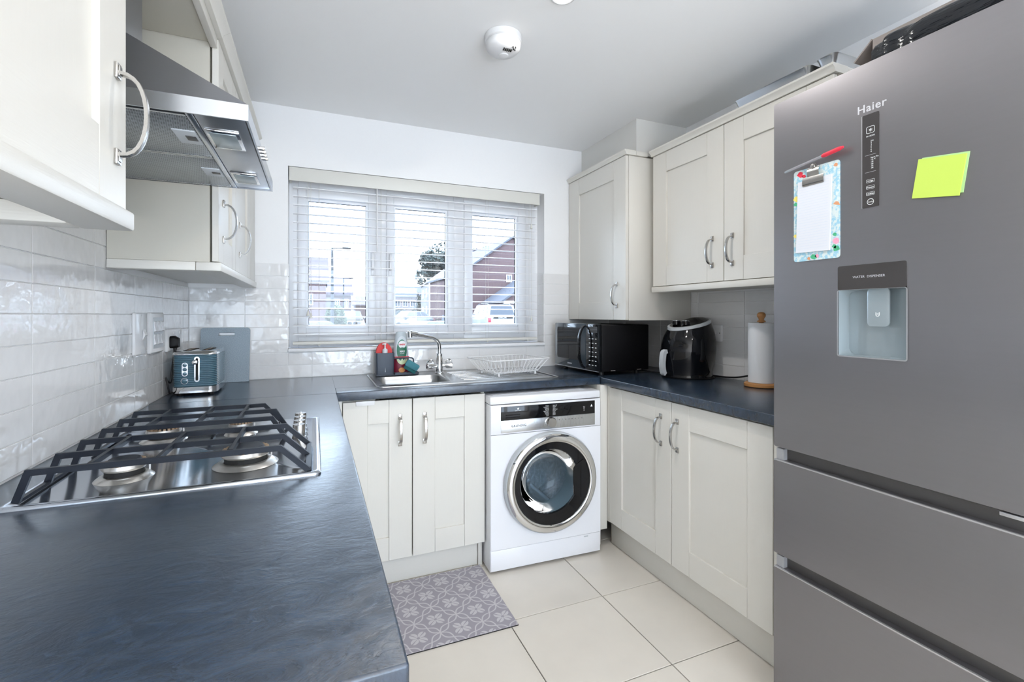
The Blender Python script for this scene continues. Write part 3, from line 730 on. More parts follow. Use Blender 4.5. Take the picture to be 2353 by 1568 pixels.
def bar_path(b, pts, wd=0.008, ht=0.011):
    P = [Vector(p) for p in pts]
    # vertical-plane ribbon bar: section normal stays in the plane of the path (xz), mitred at the bends
    rings = []
    for i, p in enumerate(P):
        if i == 0: d = (P[1]-P[0]).normalized(); n = Vector((-d.z, 0, d.x)); k = 1
        elif i == len(P)-1: d = (P[-1]-P[-2]).normalized(); n = Vector((-d.z, 0, d.x)); k = 1
        else:
            d0 = (p-P[i-1]).normalized(); d1 = (P[i+1]-p).normalized(); n0 = Vector((-d0.z, 0, d0.x)); n1 = Vector((-d1.z, 0, d1.x))
            n = (n0+n1).normalized(); k = 1/max(0.4, n.dot(n0))
        if n.z < 0 and abs(n.z) > 1e-6 and 0 < i < len(P)-1: pass
        s = ht/2*k; rings.append([p+n*s+Vector((0, wd/2, 0)), p-n*s+Vector((0, wd/2, 0)), p-n*s-Vector((0, wd/2, 0)), p+n*s-Vector((0, wd/2, 0))])
    loft(b, rings)
ZG = 0.965
for (ys, xr, xf, lng) in (([1.082, 1.187, 1.293], -0.067, (-0.014, -0.014, -0.014), (-0.379, -0.276, -0.156)), ([1.402, 1.510, 1.615], -0.106, (-0.075, -0.075, -0.098), (-0.379, -0.276, -0.185))):
    g = thing('x', '', '') if False else None
    root = None
    for k, y in enumerate(ys):
        b = BM(); xrr = xr if not (lng[2] < -0.18 and k == 2) else -0.142
        bar_path(b, [(-0.478, y, 0.914), (-0.461, y, ZG), (xrr, y, ZG), (xf[k], y, 0.914)])
        if root is None: root = part('pan_support', b, 'cast_iron', t, world=True, smooth=20)
        else: part('support_bar', b, 'cast_iron', root, world=True, smooth=20)
    for x in lng:
        b = BM(); bar(b, (x, ys[0]+0.004, ZG+0.001), (x, ys[-1]-0.004, ZG+0.001), 0.007, 0.010); part('support_bar', b, 'cast_iron', root, world=True, smooth=20)
    b = BM(); bar(b, (-0.476, ys[0], 0.916), (-0.476, ys[-1], 0.916), 0.008, 0.006); part('support_bar', b, 'cast_iron', root, world=True, smooth=20)
    if xf[0] == -0.014:
        b = BM(); box(b, -0.020, ys[0], 0.9105, -0.008, ys[-1], 0.919, 0, 0.001)
        part('support_bar', b, 'cast_iron', root, world=True, smooth=20)
    else:
        b = BM(); bar(b, (-0.078, ys[0], 0.916), (-0.098, ys[-1], 0.916), 0.008, 0.006); part('support_bar', b, 'cast_iron', root, world=True, smooth=20)
for k, y in enumerate((1.385, 1.437, 1.489, 1.541)):
    b = BM(); lathe(b, [(0.017, 0.9095), (0.0175, 0.914), (0.0155, 0.916), (0.0155, 0.944), (0.0145, 0.947)], (-0.040, y, 0), 24)
    box(b, -0.0425, y-0.015, 0.944, -0.0375, y+0.015, 0.9495, 0, 0.001); part('control_knob', b, 'brushed_nickel', t, world=True, label='metal gas control knob')

# ================================================================== SINK, TAP
t = thing('kitchen_sink', 'stainless steel sink with one bowl and right-hand drainer', 'sink', (0.74, 2.48, 0.905))
SX0, SX1, SY0, SY1 = 0.262, 1.216, 2.222, 2.735
def srr(i, z, r=0.03): return rrect((SX0+SX1)/2, (SY0+SY1)/2, SX1-SX0-2*i, SY1-SY0-2*i, max(0.004, r-i), z, 5)
bw = lambda i, z, r=0.05: rrect((BX0+BX1)/2, (BY0+BY1)/2, BX1-BX0-2*i, BY1-BY0-2*i, max(0.012, r-i*0.3), z, 5)
b = BM()
O = [ring(b, srr(0, 0.9053)), ring(b, srr(0.001, 0.9085)), ring(b, srr(0.006, 0.9095)), ring(b, srr(0.014, 0.907))]
for i in range(3): bridge(b, O[i], O[i+1])
I = [ring(b, bw(0.002, 0.9072)), ring(b, bw(0.006, 0.904)), ring(b, bw(0.009, 0.86)), ring(b, bw(0.016, 0.78)), ring(b, bw(0.045, 0.765))]
for i in range(4): bridge(b, I[i], I[i+1])
cap(b, I[4])
# deck between rim and bowl: outer points seen from the bowl centre
n = len(I[0]); cbx, cby = (BX0+BX1)/2, (BY0+BY1)/2
outer = [v.co.copy() for v in O[3]]
def hit(ang):
    d = Vector((math.cos(ang), math.sin(ang))); best = 1e9
    for i in range(len(outer)):
        p, q = outer[i], outer[(i+1) % len(outer)]; e = (q-p); det = d.x*(-e.y)+e.x*d.y
        if abs(det) < 1e-12: continue
        rx, ry = p.x-cbx, p.y-cby; tt = (rx*(-e.y)+e.x*ry)/det; ss = (d.x*ry-d.y*rx)/det
        if tt > 0 and -1e-6 <= ss <= 1+1e-6: best = min(best, tt)
    return best
H_ = []
for v in I[0]:
    a = math.atan2(v.co.y-cby, v.co.x-cbx); k = hit(a); H_.append(b.verts.new((cbx+k*math.cos(a), cby+k*math.sin(a), 0.907)))
bridge(b, H_, I[0])
# corner fill between the projected loop and the true rim
for cxx, cyy in ((SX0+0.014, SY0+0.014), (SX1-0.014, SY0+0.014), (SX1-0.014, SY1-0.014), (SX0+0.014, SY1-0.014)):
    near = sorted(H_, key=lambda v: abs(v.co.x-cxx) if abs(v.co.y-cyy) < 1e-4 else 9)[0], sorted(H_, key=lambda v: abs(v.co.y-cyy) if abs(v.co.x-cxx) < 1e-4 else 9)[0]
    try: b.faces.new((b.verts.new((cxx, cyy, 0.9069)), near[0], near[1]))
    except ValueError: pass
part('sink_body', b, 'sink_steel', t, world=True, smooth=50)
for k in range(7):
    y = 2.315+0.055*k; b = BM(); box(b, 0.70, y, 0.9068, 1.15, y+0.012, 0.9092, 0, 0.0011); part('drainer_rib', b, 'steel', t, world=True)
b = BM(); lathe(b, [(0.035, 0), (0.035, 0.002), (0.028, 0.003), (0.022, 0.001)], (cbx, cby, 0.7655), 24); part('plug_hole', b, 'chrome', t, world=True)
t = thing('mixer_tap', 'chrome swan-neck mixer tap behind the sink', 'tap', (0.655, 2.63, 0.907))
b = BM(); X, Y = 0.652, 2.63
lathe(b, [(0.026, 0.9072), (0.026, 0.914), (0.020, 0.918), (0.0195, 0.995), (0.0165, 1.0), (0.0165, 1.02), (0.013, 1.022)], (X, Y, 0), 24); part('tap_body', b, 'chrome', t, world=True)
b = BM(); tube(b, smooth_path([(X, Y, 1.018), (X, Y, 1.055), (X-0.008, Y-0.004, 1.085), (X-0.035, Y-0.018, 1.108), (X-0.08, Y-0.042, 1.12), (X-0.13, Y-0.068, 1.131), (X-0.185, Y-0.095, 1.143)], 5), 0.0105, 14); part('spout', b, 'chrome', t, world=True)
b = BM(); tube(b, [(X-0.145, Y-0.075, 1.1345), (X-0.188, Y-0.096, 1.1435)], 0.014, 14); tube(b, [(X-0.186, Y-0.096, 1.154), (X-0.183, Y-0.095, 1.120)], 0.0125, 14); part('nozzle', b, 'chrome', t, world=True)
for s in (-1, 1):
    b = BM(); lathe(b, [(0.013, 0), (0.012, 0.022*s), (0.018, 0.030*s), (0.019, 0.060*s), (0.014, 0.064*s)], (X+0.012*s, Y, 0.953), 20, 'x')
    tube(b, smooth_path([(X+0.035*s, Y-0.004, 0.968), (X+0.045*s, Y-0.01, 0.985), (X+0.060*s, Y-0.006, 0.984), (X+0.068*s, Y, 0.968)], 4), 0.0045, 8)
    part('tap_handle', b, 'chrome', t, world=True)

# ================================================================== WASHING MACHINE
t = thing('washing_machine', 'white front-loading washing machine with chrome porthole under the worktop', 'washing machine', (0.768, 2.103, 0.0), -math.radians(1.8))
W_, H2, D_ = 0.603, 0.848, 0.55
b = BM()
for q in ((0, 0.004, 0.012, 0.004, D_, 0.808), (W_-0.004, 0.004, 0.012, W_, D_, 0.808), (0.0042, D_-0.004, 0.012, W_-0.0042, D_, 0.808), (0.0042, 0.006, 0.012, W_-0.0042, D_-0.0042, 0.016)): box(b, *q)
box(b, -0.001, 0.0, 0.8085, W_+0.001, D_+0.002, H2, 0, 0.008)
part('casing', b, 'white_enamel', t)
for (x, y) in ((0.05, 0.05), (W_-0.05, 0.05), (0.05, D_-0.05), (W_-0.05, D_-0.05)):
    b = BM(); lathe(b, [(0.02, 0.0005), (0.02, 0.013)], (x, y, 0), 14); part('foot', b, 'black_rubber', t)
b = BM(); box(b, 0.0015, -0.002, 0.014, W_-0.0015, 0.010, 0.112, 0, 0.003)
box(b, 0.505, -0.0025, 0.098, 0.529, -0.0015, 0.105, 1); part('kick_panel', b, ['white_enamel', 'grey_plastic'], t)
def holed(b, x0, x1, z0, z1, cx, cz, r, y, n=64, depth=0.0):
    inner, outer_ = [], []
    for i in range(n):
        a = 2*PI*i/n; c, s = math.cos(a), math.sin(a); k = 1e9
        if c > 1e-9: k = min(k, (x1-cx)/c)
        if c < -1e-9: k = min(k, (x0-cx)/c)
        if s > 1e-9: k = min(k, (z1-cz)/s)
        if s < -1e-9: k = min(k, (z0-cz)/s)
        inner.append(b.verts.new((cx+r*c, y, cz+r*s))); outer_.append([cx+k*c, cz+k*s])
    for (px, pz) in ((x0, z0), (x1, z0), (x1, z1), (x0, z1)):      # pull the nearest ray ends into the corners
        j = min(range(n), key=lambda q: (outer_[q][0]-px)**2+(outer_[q][1]-pz)**2); outer_[j] = [px, pz]
    O_ = [b.verts.new((p, y, q)) for p, q in outer_]
    bridge(b, O_, inner); B_ = [b.verts.new((p, y+depth, q)) for p, q in outer_]; bridge(b, O_, B_)
b = BM(); holed(b, 0.0015, W_-0.0015, 0.114, 0.664, 0.310, 0.415, 0.200, -0.003, depth=0.013); part('front_panel', b, 'white_enamel', t)
b = BM(); box(b, 0.0015, -0.003, 0.6655, W_-0.0015, 0.010, 0.807, 0, 0.003); part('fascia', b, 'white_enamel', t)
b = BM(); box(b, 0.052, -0.0055, 0.732, 0.567, -0.002, 0.798, 0, 0.001); cpn = part('display_strip', b, 'gloss_black', t)
b = BM(); box(b, 0.052, -0.0060, 0.673, 0.567, -0.002, 0.7315, 0, 0.001); sp = part('button_strip', b, 'steel', t)
for k in range(9):
    x = 0.352+0.0182*k; b = BM(); box(b, x, -0.0066, 0.678, x+0.0012, -0.0058, 0.728); part('button_line', b, 'print_grey', sp)
for x in (0.225, 0.262, 0.278):
    b = BM(); box(b, x, -0.0066, 0.678, x+0.0008, -0.0058, 0.728); part('button_line', b, 'print_grey', sp)
b = BM(); lathe(b, [(0.026, 0), (0.025, -0.016), (0.022, -0.021), (0.002, -0.0215)], (0.315, -0.006, 0.706), 32, 'y'); part('programme_dial', b, 'brushed_nickel', t)
b = BM(); box(b, 0.075, -0.0062, 0.742, 0.150, -0.0054, 0.748, 0); box(b, 0.075, -0.0062, 0.754, 0.150, -0.0054, 0.760, 0); part('drawer_grip', b, 'satin_black', cpn)
text('GRUNDIG', 0.0155, tm('-y', 0.105, -0.0064, 0.698), 'print_black', sp, world=False, bold=0.0004, spacing=1.15)
prog = [('Cotton', 'Quick 20\''), ('Cotton Eco', 'Fasthion'), ('Synthetic', 'Shirts'), ('Mini 30\'', 'Dark Care'), ('Hand Wash', 'Refresh'), ('Woollens', 'Night'), ('Delicate', 'Duvet'), ('Sport', 'Drum')]
for k, (a, c) in enumerate(prog):
    z = 0.7865-0.0066*k
    text(a, 0.0060, tm('-y', 0.304, -0.0060, z), 'print_white', cpn, align='RIGHT', world=False)
    text(c.replace('Fasthion', 'Fashion'), 0.0060, tm('-y', 0.326, -0.0060, z), 'print_white', cpn, world=False)
for k, a in enumerate(('Start', 'End', '90', '60')): text(a, 0.0055, tm('-y', 0.503, -0.0060, 0.769-0.0068*k), 'print_white', cpn, align='CENTER', world=False)
text('DIRECT DRIVE', 0.0050, tm('-y', 0.140, -0.0060, 0.7745), 'print_white', cpn, align='CENTER', world=False)
b = BM(); lathe(b, [(0.0045, 0), (0.0045, -0.0003)], (0.140, -0.0055, 0.785), 16, 'y'); part('round_logo', b, 'print_white', cpn)
b = BM(); prism(b, [(0.541, 0.768), (0.553, 0.768), (0.547, 0.781)], -0.0060, -0.0054, 'y'); part('wool_mark', b, 'print_white', cpn)
text('7 kg', 0.0055, tm('-y', 0.545, -0.0064, 0.704), 'print_grey', sp, align='CENTER', world=False)
for k in range(8):
    text(('II', '*', 'o', 'o', '#', 'o', 'x', '>|')[k], 0.008, tm('-y', 0.3617+0.0182*k, -0.0064, 0.712), 'print_black', sp, align='CENTER', world=False)
# porthole door
CXD, CZD, R0 = 0.310, 0.415, 0.248
b = BM(); c = (CXD, 0, CZD)
lathe(b, [(R0-0.004, -0.003), (R0, -0.012), (R0, -0.034), (R0-0.004, -0.042), (R0-0.006, -0.0435)], c, 64, 'y', cap0=False, cap1=False)
dr = part('porthole_door', b, 'grey_plastic', t)
b = BM(); lathe(b, [(R0-0.005, -0.041), (R0-0.010, -0.048), (R0-0.022, -0.053), (R0-0.040, -0.053), (R0-0.046, -0.049), (R0-0.046, -0.044)], c, 64, 'y', cap0=False, cap1=False)
part('chrome_ring', b, 'chrome', dr, smooth=60)
b = BM(); c2 = (CXD-0.018, 0, CZD+0.012)
a = ring(b, circ((CXD, -0.0465, CZD), R0-0.046, 64, 'y')); d = ring(b, circ((c2[0], -0.0475, c2[2]), 0.158, 64, 'y')); e = ring(b, circ((c2[0], -0.040, c2[2]), 0.154, 64, 'y'))
bridge(b, a, d); bridge(b, d, e); part('black_glass_ring', b, 'gloss_black', dr, smooth=60)
b = BM()   # door pull: the black glass bulges in over the bowl at the right
pts = []
for k in range(9):
    a = -0.50+1.05*k/8; pts.append((CXD+(R0-0.052)*math.cos(a), CZD+(R0-0.052)*math.sin(a)))
pts2 = [(CXD+0.118, CZD+0.075), (CXD+0.108, CZD+0.062), (CXD+0.108, CZD-0.062), (CXD+0.118, CZD-0.075)]
prism(b, pts+pts2, -0.0505, -0.0470, 'y'); part('door_pull', b, 'gloss_black', dr)
b = BM(); lathe(b, [(0.156, -0.044), (0.150, -0.030), (0.135, 0.02), (0.110, 0.05), (0.06, 0.066), (0.001, 0.07)], c2, 48, 'y', cap0=False, cap1=False)
part('glass_bowl', b, 'bowl_glass', dr, smooth=80)
b = BM(); lathe(b, [(0.165, -0.040), (0.162, 0.03), (0.150, 0.06), (0.150, 0.075)], c2, 48, 'y', cap0=False, cap1=False); part('door_gasket', b, 'gasket_grey', t, smooth=80)
b = BM(); lathe(b, [(0.150, 0.075), (0.225, 0.080), (0.225, 0.36), (0.10, 0.375), (0.001, 0.365)], c2, 48, 'y', cap0=False, cap1=False)
part('drum', b, 'drum_wall', t, smooth=60)
for k in range(3):
    a0 = 0.9+k*2*PI/3; b = BM(); ux, uz = math.cos(a0), math.sin(a0); vx, vz = -uz, ux
    prof = [(0.224, -0.035), (0.165, -0.012), (0.160, 0), (0.165, 0.012), (0.224, 0.035)]
    loft(b, [[(c2[0]+ux*p+vx*q, yy, c2[2]+uz*p+vz*q) for p, q in prof] for yy in (0.095, 0.34)]); part('drum_paddle', b, 'steel', t, smooth=50)
# folded papers lying on top of the machine
b = BM(); box(b, 0.79, 2.13, 0.8495, 1.30, 2.55, 0.8515); o = part('newspaper', b, 'paper'); tag(o, 'flattened pale paper lying on the washing machine lid', 'paper')

# ================================================================== FRIDGE FREEZER
t = thing('fridge_freezer', 'tall brushed steel fridge freezer with water dispenser', 'fridge', (1.67, 0.75, 0))
FX, FY0, FY1 = 1.330, 0.452, 1.050
b = BM(); box(b, FX+0.062, FY0+0.002, 0.03, 1.985, FY1-0.002, 1.898, 0, 0.004); part('body', b, 'fridge_side', t, world=True)
for (x, y) in ((FX+0.12, FY0+0.06), (FX+0.12, FY1-0.06), (1.93, FY0+0.06), (1.93, FY1-0.06)):
    b = BM(); lathe(b, [(0.02, 0.0005), (0.02, 0.031)], (x, y, 0), 12); part('foot', b, 'black_rubber', t, world=True)
# main door with a hole for the dispenser
DY0, DY1, DZ0, DZ1 = 0.686, 0.850, 1.128, 1.373
def door_slab(b, y0, y1, z0, z1, lip=True):
    box(b, FX, y0, z0, FX+0.052, y1, z1, 0, 0.003)
b = BM()
r = 0.006
# front skin as frame of 4 strips round the opening, thick sides
outerp = rrect((FY0+FY1)/2, (0.826+1.903)/2, FY1-FY0, 1.903-0.826, 0.006, 0, 4, 'x'); 
def yzr(y0, y1, z0, z1, rad, x, n=4): return rrect((y0+y1)/2, (z0+z1)/2, y1-y0, z1-z0, rad, x, n, 'x')
L = [ring(b, yzr(FY0, FY1, 0.826, 1.903, 0.006, FX+0.052)), ring(b, yzr(FY0, FY1, 0.826, 1.903, 0.006, FX+0.010)), ring(b, yzr(FY0+0.004, FY1-0.004, 0.830, 1.899, 0.005, FX))]
h = ring(b, yzr(DY0, DY1, DZ0, DZ1, 0.006, FX)); h2 = ring(b, yzr(DY0, DY1, DZ0, DZ1, 0.006, FX+0.045))
bridge(b, L[0], L[1]); bridge(b, L[1], L[2]); bridge(b, L[2], h); bridge(b, h, h2); cap(b, L[0], 0, True)
dmain = part('door', b, 'fridge_steel', t, world=True, smooth=50)
for z0, z1 in ((0.494, 0.788), (0.050, 0.453)):
    b = BM(); loft(b, [yzr(FY0, FY1, z0, z1, 0.005, FX+0.052), yzr(FY0, FY1, z0, z1, 0.005, FX+0.008), yzr(FY0+0.003, FY1-0.003, z0+0.003, z1-0.003, 0.004, FX)])
    dd = part('drawer_front', b, 'fridge_steel', t, world=True, smooth=50)
    b = BM(); box(b, FX+0.001, FY0+0.004, z1-0.003, FX+0.007, FY1-0.004, z1+0.0008); part('top_edge', b, 'fridge_edge', dd, world=True)
    b = BM(); box(b, FX+0.028, FY0+0.004, z1-0.002, FX+0.060, FY1-0.004, z1+0.036); part('grip_recess', b, 'fridge_recess', dd, world=True)
    b = BM(); box(b, FX+0.012, FY1-0.028, z1-0.001, FX+0.029, FY1-0.004, z1+0.034); part('grip_end', b, 'fridge_side', dd, world=True)
b = BM(); box(b, FX+0.004, 0.478, 0.817, FX+0.05, 0.520, 0.825, 0, 0.001); part('door_hinge', b, 'fridge_edge', t, world=True)
# dispenser
dp = None
b = BM(); xb = FX+0.043
ro = ring(b, yzr(DY0+0.003, DY1-0.003, DZ0+0.003, 1.306, 0.02, xb, 5)); rf = ring(b, yzr(DY0+0.001, DY1-0.001, DZ0+0.001, 1.308, 0.004, FX+0.001, 5))
bridge(b, rf, ro); cap(b, ro); dp = part('dispenser_niche', b, 'dispenser_lining', dmain, world=True, smooth=60)
b = BM(); loft(b, [yzr(DY0, DY1, 1.308, DZ1, 0.005, FX+0.02), yzr(DY0, DY1, 1.308, DZ1, 0.005, FX-0.001)]); part('dispenser_panel', b, 'panel_grey', dmain, world=True)
b = BM()
a = ring(b, yzr(DY0-0.002, DY1+0.002, DZ0-0.002, 1.308, 0.006, FX-0.0012)); d = ring(b, yzr(DY0+0.001, DY1-0.001, DZ0+0.001, 1.3075, 0.005, FX-0.0012)); bridge(b, a, d); part('dispenser_rim', b, 'fridge_edge', dmain, world=True)
b = BM(); loft(b, [rrect(0.760, 1.260, 0.052, 0.10, 0.010, FX+0.022, 4, 'x'), rrect(0.760, 1.260, 0.052, 0.10, 0.010, FX+0.018, 4, 'x'), rrect(0.760, 1.262, 0.046, 0.094, 0.008, FX+0.017, 4, 'x')]); part('dispenser_paddle', b, 'dispenser_lining', dmain, world=True)
text('U', 0.016, tm('-x', 0.766, FX+0.0165, 1.236), 'print_white', dmain, name='cup_symbol')
text('o', 0.008, tm('-x', 0.7625, FX+0.0165, 1.2405), 'print_white', dmain, name='cup_symbol')
text('WATER  DISPENSER', 0.0085, tm('-x', 0.811, FX-0.0012, 1.338), 'print_silver', dmain, spacing=1.05)
b = BM(); loft(b, [rrect(0.767, 1.641, 0.040, 0.243, 0.003, FX+0.004, 3, 'x'), rrect(0.767, 1.641, 0.040, 0.243, 0.003, FX-0.0012, 3, 'x')]); cp = part('control_panel', b, 'panel_grey', dmain, world=True)
b = BM(); box(b, FX-0.0013, 0.787, 1.520, FX+0.001, 0.7885, 1.762); part('panel_edge', b, 'fridge_edge', dmain, world=True)
PX = FX-0.0013
text('Haier', 0.0285, tm('-x', 0.800, FX-0.0004, 1.7715), 'print_silver', dmain, bold=0.0004, spacing=1.1, label='raised silver maker lettering')
def outline(y0, y1, z0, z1, rad, name, wdt=0.0007):
    b = BM(); a = ring(b, yzr(y0, y1, z0, z1, rad, PX-0.0002)); d = ring(b, yzr(y0+wdt, y1-wdt, z0+wdt, z1-wdt, rad-wdt/2, PX-0.0002)); bridge(b, a, d); return part(name, b, 'print_white', dmain, world=True)
outline(0.757, 0.777, 1.712, 1.730, 0.004, 'freeze_symbol', 0.0009); text('*', 0.020, tm('-x', 0.7708, PX, 1.7105), 'print_white', dmain)
text('MY ZONE', 0.0046, tm('-x', 0.767, PX, 1.7035), 'print_white', dmain, align='CENTER')
for k, a in enumerate(('2\'C', '3', '4', '5', '6', '8')): text(a, 0.0052, tm('-x', 0.7665, PX, 1.6895-0.0054*k), 'print_white', dmain)
for k, a in enumerate(('Super Frz', '-16 \'C', '-18', '-20', '-22', '-24')): text(a, 0.0048, tm('-x', 0.7665, PX, 1.6465-0.0054*k), 'print_white', dmain)
for z in (1.6555, 1.611):
    b = BM(); box(b, PX-0.0002, 0.754, z, PX, 0.780, z+0.0005); part('divider_line', b, 'print_silver', dmain, world=True)
for k, a in enumerate(('Fridge', 'Freezer', 'Holiday')):
    z = 1.5925-0.0165*k; outline(0.757, 0.777, z-0.0085, z, 0.002, 'button_outline', 0.0005); text(a, 0.0056, tm('-x', 0.767, PX, z-0.0062), 'print_white', dmain, align='CENTER')
b = BM(); a = ring(b, circ((PX-0.0002, 0.767, 1.5340), 0.0082, 24, 'x')); d = ring(b, circ((PX-0.0002, 0.767, 1.5340), 0.0070, 24, 'x')); bridge(b, a, d); part('lock_ring', b, 'print_white', dmain, world=True)
text('Lock', 0.0056, tm('-x', 0.767, PX, 1.5322), 'print_white', dmain, align='CENTER')

# ================================================================== FRIDGE DOOR THINGS
t = thing('clipboard', 'floral clipboard with a ruled white list pad on the fridge door', 'clipboard', (FX, 0.911, 1.53))
b = BM(); loft(b, [yzr(0.843, 0.977, 1.398, 1.668, 0.008, FX-0.0010), yzr(0.843, 0.977, 1.398, 1.668, 0.008, FX-0.0035)]); bd = part('board', b, 'floral_card', t, world=True)
def blob(name, y, z, r, mat, n=7, ph=0.0, wob=0.25):
    b = BM(); v = [b.verts.new((FX-0.0038, y+r*(1+wob*math.cos(3*a+ph))*math.cos(a), z+r*(1+wob*math.sin(2*a+ph))*math.sin(a))) for a in [2*PI*k/n for k in range(n)]]
    b.faces.new(v); return part(name, b, mat, bd, world=True)
plain('rose_pink', (0.85, 0.35, 0.48), 0.6, var=0.3, scale=120); plain('print_green', (0.06, 0.40, 0.20), 0.6, var=0.3, scale=80); plain('print_yellow', (0.85, 0.70, 0.15), 0.6); plain('print_orange', (0.65, 0.30, 0.15), 0.6)
for q in ((0.853, 1.445, 0.009, 'rose_pink', 12, 0, .06), (0.856, 1.463, 0.006, 'print_green', 6, 1), (0.852, 1.424, 0.009, 'print_green', 7, 2), (0.857, 1.430, 0.006, 'print_green', 6, 0), (0.916, 1.408, 0.009, 'print_green', 7, 1),
          (0.906, 1.409, 0.006, 'rose_pink', 7, 0), (0.968, 1.585, 0.009, 'print_yellow', 9, 0), (0.971, 1.57, 0.006, 'print_green', 6, 0), (0.851, 1.548, 0.008, 'print_orange', 5, 1, .5), (0.971, 1.475, 0.006, 'print_yellow', 7, 0),
          (0.930, 1.404, 0.005, 'print_orange', 6, 0), (0.853, 1.655, 0.006, 'print_orange', 6, 1), (0.956, 1.655, 0.009, 'print_red', 8, 0), (0.945, 1.648, 0.006, 'print_red', 7, 1)): blob('printed_flower', *q)
t2 = thing('list_pad', 'tall white ruled paper pad held on the floral clipboard', 'notepad', (FX, 0.914, 1.52))
b = BM(); prism(b, [(0.967, 1.424), (0.868, 1.421), (0.862, 1.632), (0.9605, 1.632)], FX-0.0042, FX-0.0085, 'x'); pd = part('sheets', b, 'paper', t2, world=True)
for k in range(26):
    z = 1.434+0.0075*k; s_ = (z-1.424)/0.208; b = BM(); box(b, FX-0.0087, 0.875-0.006*s_, z, FX-0.00855, 0.962-0.006*s_, z+0.0006); part('ruled_line', b, 'line_print', pd, world=True)
b = BM()
prof = [(-0.0085, 1.614), (-0.0110, 1.616), (-0.0125, 1.628), (-0.0100, 1.640), (-0.0120, 1.652), (-0.0100, 1.664), (-0.0040, 1.668)]
pl_ = [(FX+x, z) for x, z in prof]
for wd0, seq in ((0.031, [0, 1, 2, 3]), (0.017, [3, 4, 5, 6])):
    a_ = [ring(b, [(pl_[i][0], 0.914+wd0, pl_[i][1]), (pl_[i][0], 0.914-wd0, pl_[i][1]), (pl_[i][0]+0.0012, 0.914-wd0, pl_[i][1]), (pl_[i][0]+0.0012, 0.914+wd0, pl_[i][1])]) for i in seq]
    for i in range(len(a_)-1): bridge(b, a_[i], a_[i+1])
    cap(b, a_[0], 0, True); cap(b, a_[-1])
lathe(b, [(0.007, 0), (0.006, -0.003), (0.001, -0.004)], (FX-0.010, 0.914, 1.668), 16, 'x')
lathe(b, [(0.010, 0.0015), (0.010, 0)], (FX-0.0085, 0.914, 1.667), 18, 'x')
part('spring_clip', b, 'brushed_nickel', t, world=True, label='metal spring clip', smooth=50)
t = thing('ballpoint_pen', 'clear ballpoint pen with a red cap tucked behind the clip', 'pen', (FX-0.012, 0.91, 1.685))
P0, P1 = Vector((FX-0.0150, 0.997, 1.672)), Vector((FX-0.0150, 0.826, 1.694)); d = P1-P0
b = BM(); tube(b, [P0+d*0.0, P0+d*0.04, P0+d*0.78], [0.0030, 0.0040, 0.0040], 8); part('barrel', b, 'pen_plastic', t, world=True)
b = BM(); tube(b, [P0+d*0.10, P0+d*0.62], 0.0016, 6); part('ink_tube', b, 'print_red', t, world=True)
b = BM(); tube(b, [P0+d*0.66, P0+d*0.70, P0+d*0.93, P0+d*1.0], [0.0042, 0.0062, 0.0060, 0.0030], 10); part('pen_cap', b, 'print_red', t, world=True, label='red pen cap')
def note(label, y, z, rot, mat, x0, x1, s=0.0445):
    b = BM(); c, sn = math.cos(rot), math.sin(rot)
    P = [(y-(u*c-v*sn), z+(u*sn+v*c)) for u, v in ((-s, -s), (s, -s), (s, s), (-s, s))]
    prism(b, P, x0, x1, 'x'); return tag(part('sticky_note', b, mat), label, 'sticky note', 'yellow-green sticky notes on the fridge')
note('paler green sticky note peeking out behind the yellow one', 0.6155, 1.5625, -math.radians(7.5), 'note_green', FX-0.0006, FX-0.0022)
note('lime yellow square sticky note on the fridge door', 0.6215, 1.5585, -math.radians(8.5), 'note_yellow', FX-0.0024, FX-0.0055, 0.0455)

# ================================================================== ON TOP OF THE FRIDGE AND CUPBOARDS
def tray(name, label, y0, y1, x0, x1, z, h):
    b = BM(); cx, cy = (x0+x1)/2, (y0+y1)/2
    loft(b, [rrect(cx, cy, x1-x0-0.03, y1-y0-0.03, 0.015, z, 4), rrect(cx, cy, x1-x0-0.006, y1-y0-0.006, 0.02, z+h-0.004, 4), rrect(cx, cy, x1-x0, y1-y0, 0.02, z+h, 4),
             rrect(cx, cy, x1-x0-0.012, y1-y0-0.012, 0.018, z+h-0.001, 4), rrect(cx, cy, x1-x0-0.034, y1-y0-0.034, 0.012, z+0.002, 4)])
    return tag(part(name, b, 'steel', smooth=50), label, 'baking tray', 'metal trays on the right wall cupboard')
tray('baking_tray', 'longer metal baking tray on top of the right wall cupboard', 1.185, 1.53, 1.690, 1.97, 2.1320, 0.040)
tray('baking_tray', 'shorter metal tray at the fridge end of the cupboard top', 1.095, 1.172, 1.700, 1.97, 2.1320, 0.044)
t = thing('cardboard_tray', 'open grey-brown cardboard tray of dark packets on top of the fridge', 'box', (1.65, 0.72, 1.899))
tx0, tx1, ty0, ty1, tz, th = 1.50, 1.90, 0.49, 0.86, 1.8990, 0.145
for q in ((tx0, ty0, tx0+0.004, ty1), (tx1-0.004, ty0, tx1, ty1), (tx0+0.004, ty0, tx1-0.004, ty0+0.004), (tx0+0.004, ty1-0.004, tx1-0.004, ty1)):
    b = BM(); box(b, q[0], q[1], tz, q[2], q[3], tz+th); part('side_wall', b, 'cardboard', t, world=True)
b = BM(); box(b, tx0+0.004, ty0+0.004, tz, tx1-0.004, ty1-0.004, tz+0.003); part('tray_base', b, 'cardboard', t, world=True)
b = BM(); prism(b, [(ty1, tz+th), (ty1+0.05, tz+th-0.045), (ty1+0.054, tz+th-0.043), (ty1+0.003, tz+th+0.003)], tx0, tx1, 'x'); part('flap', b, 'cardboard', t, world=True)
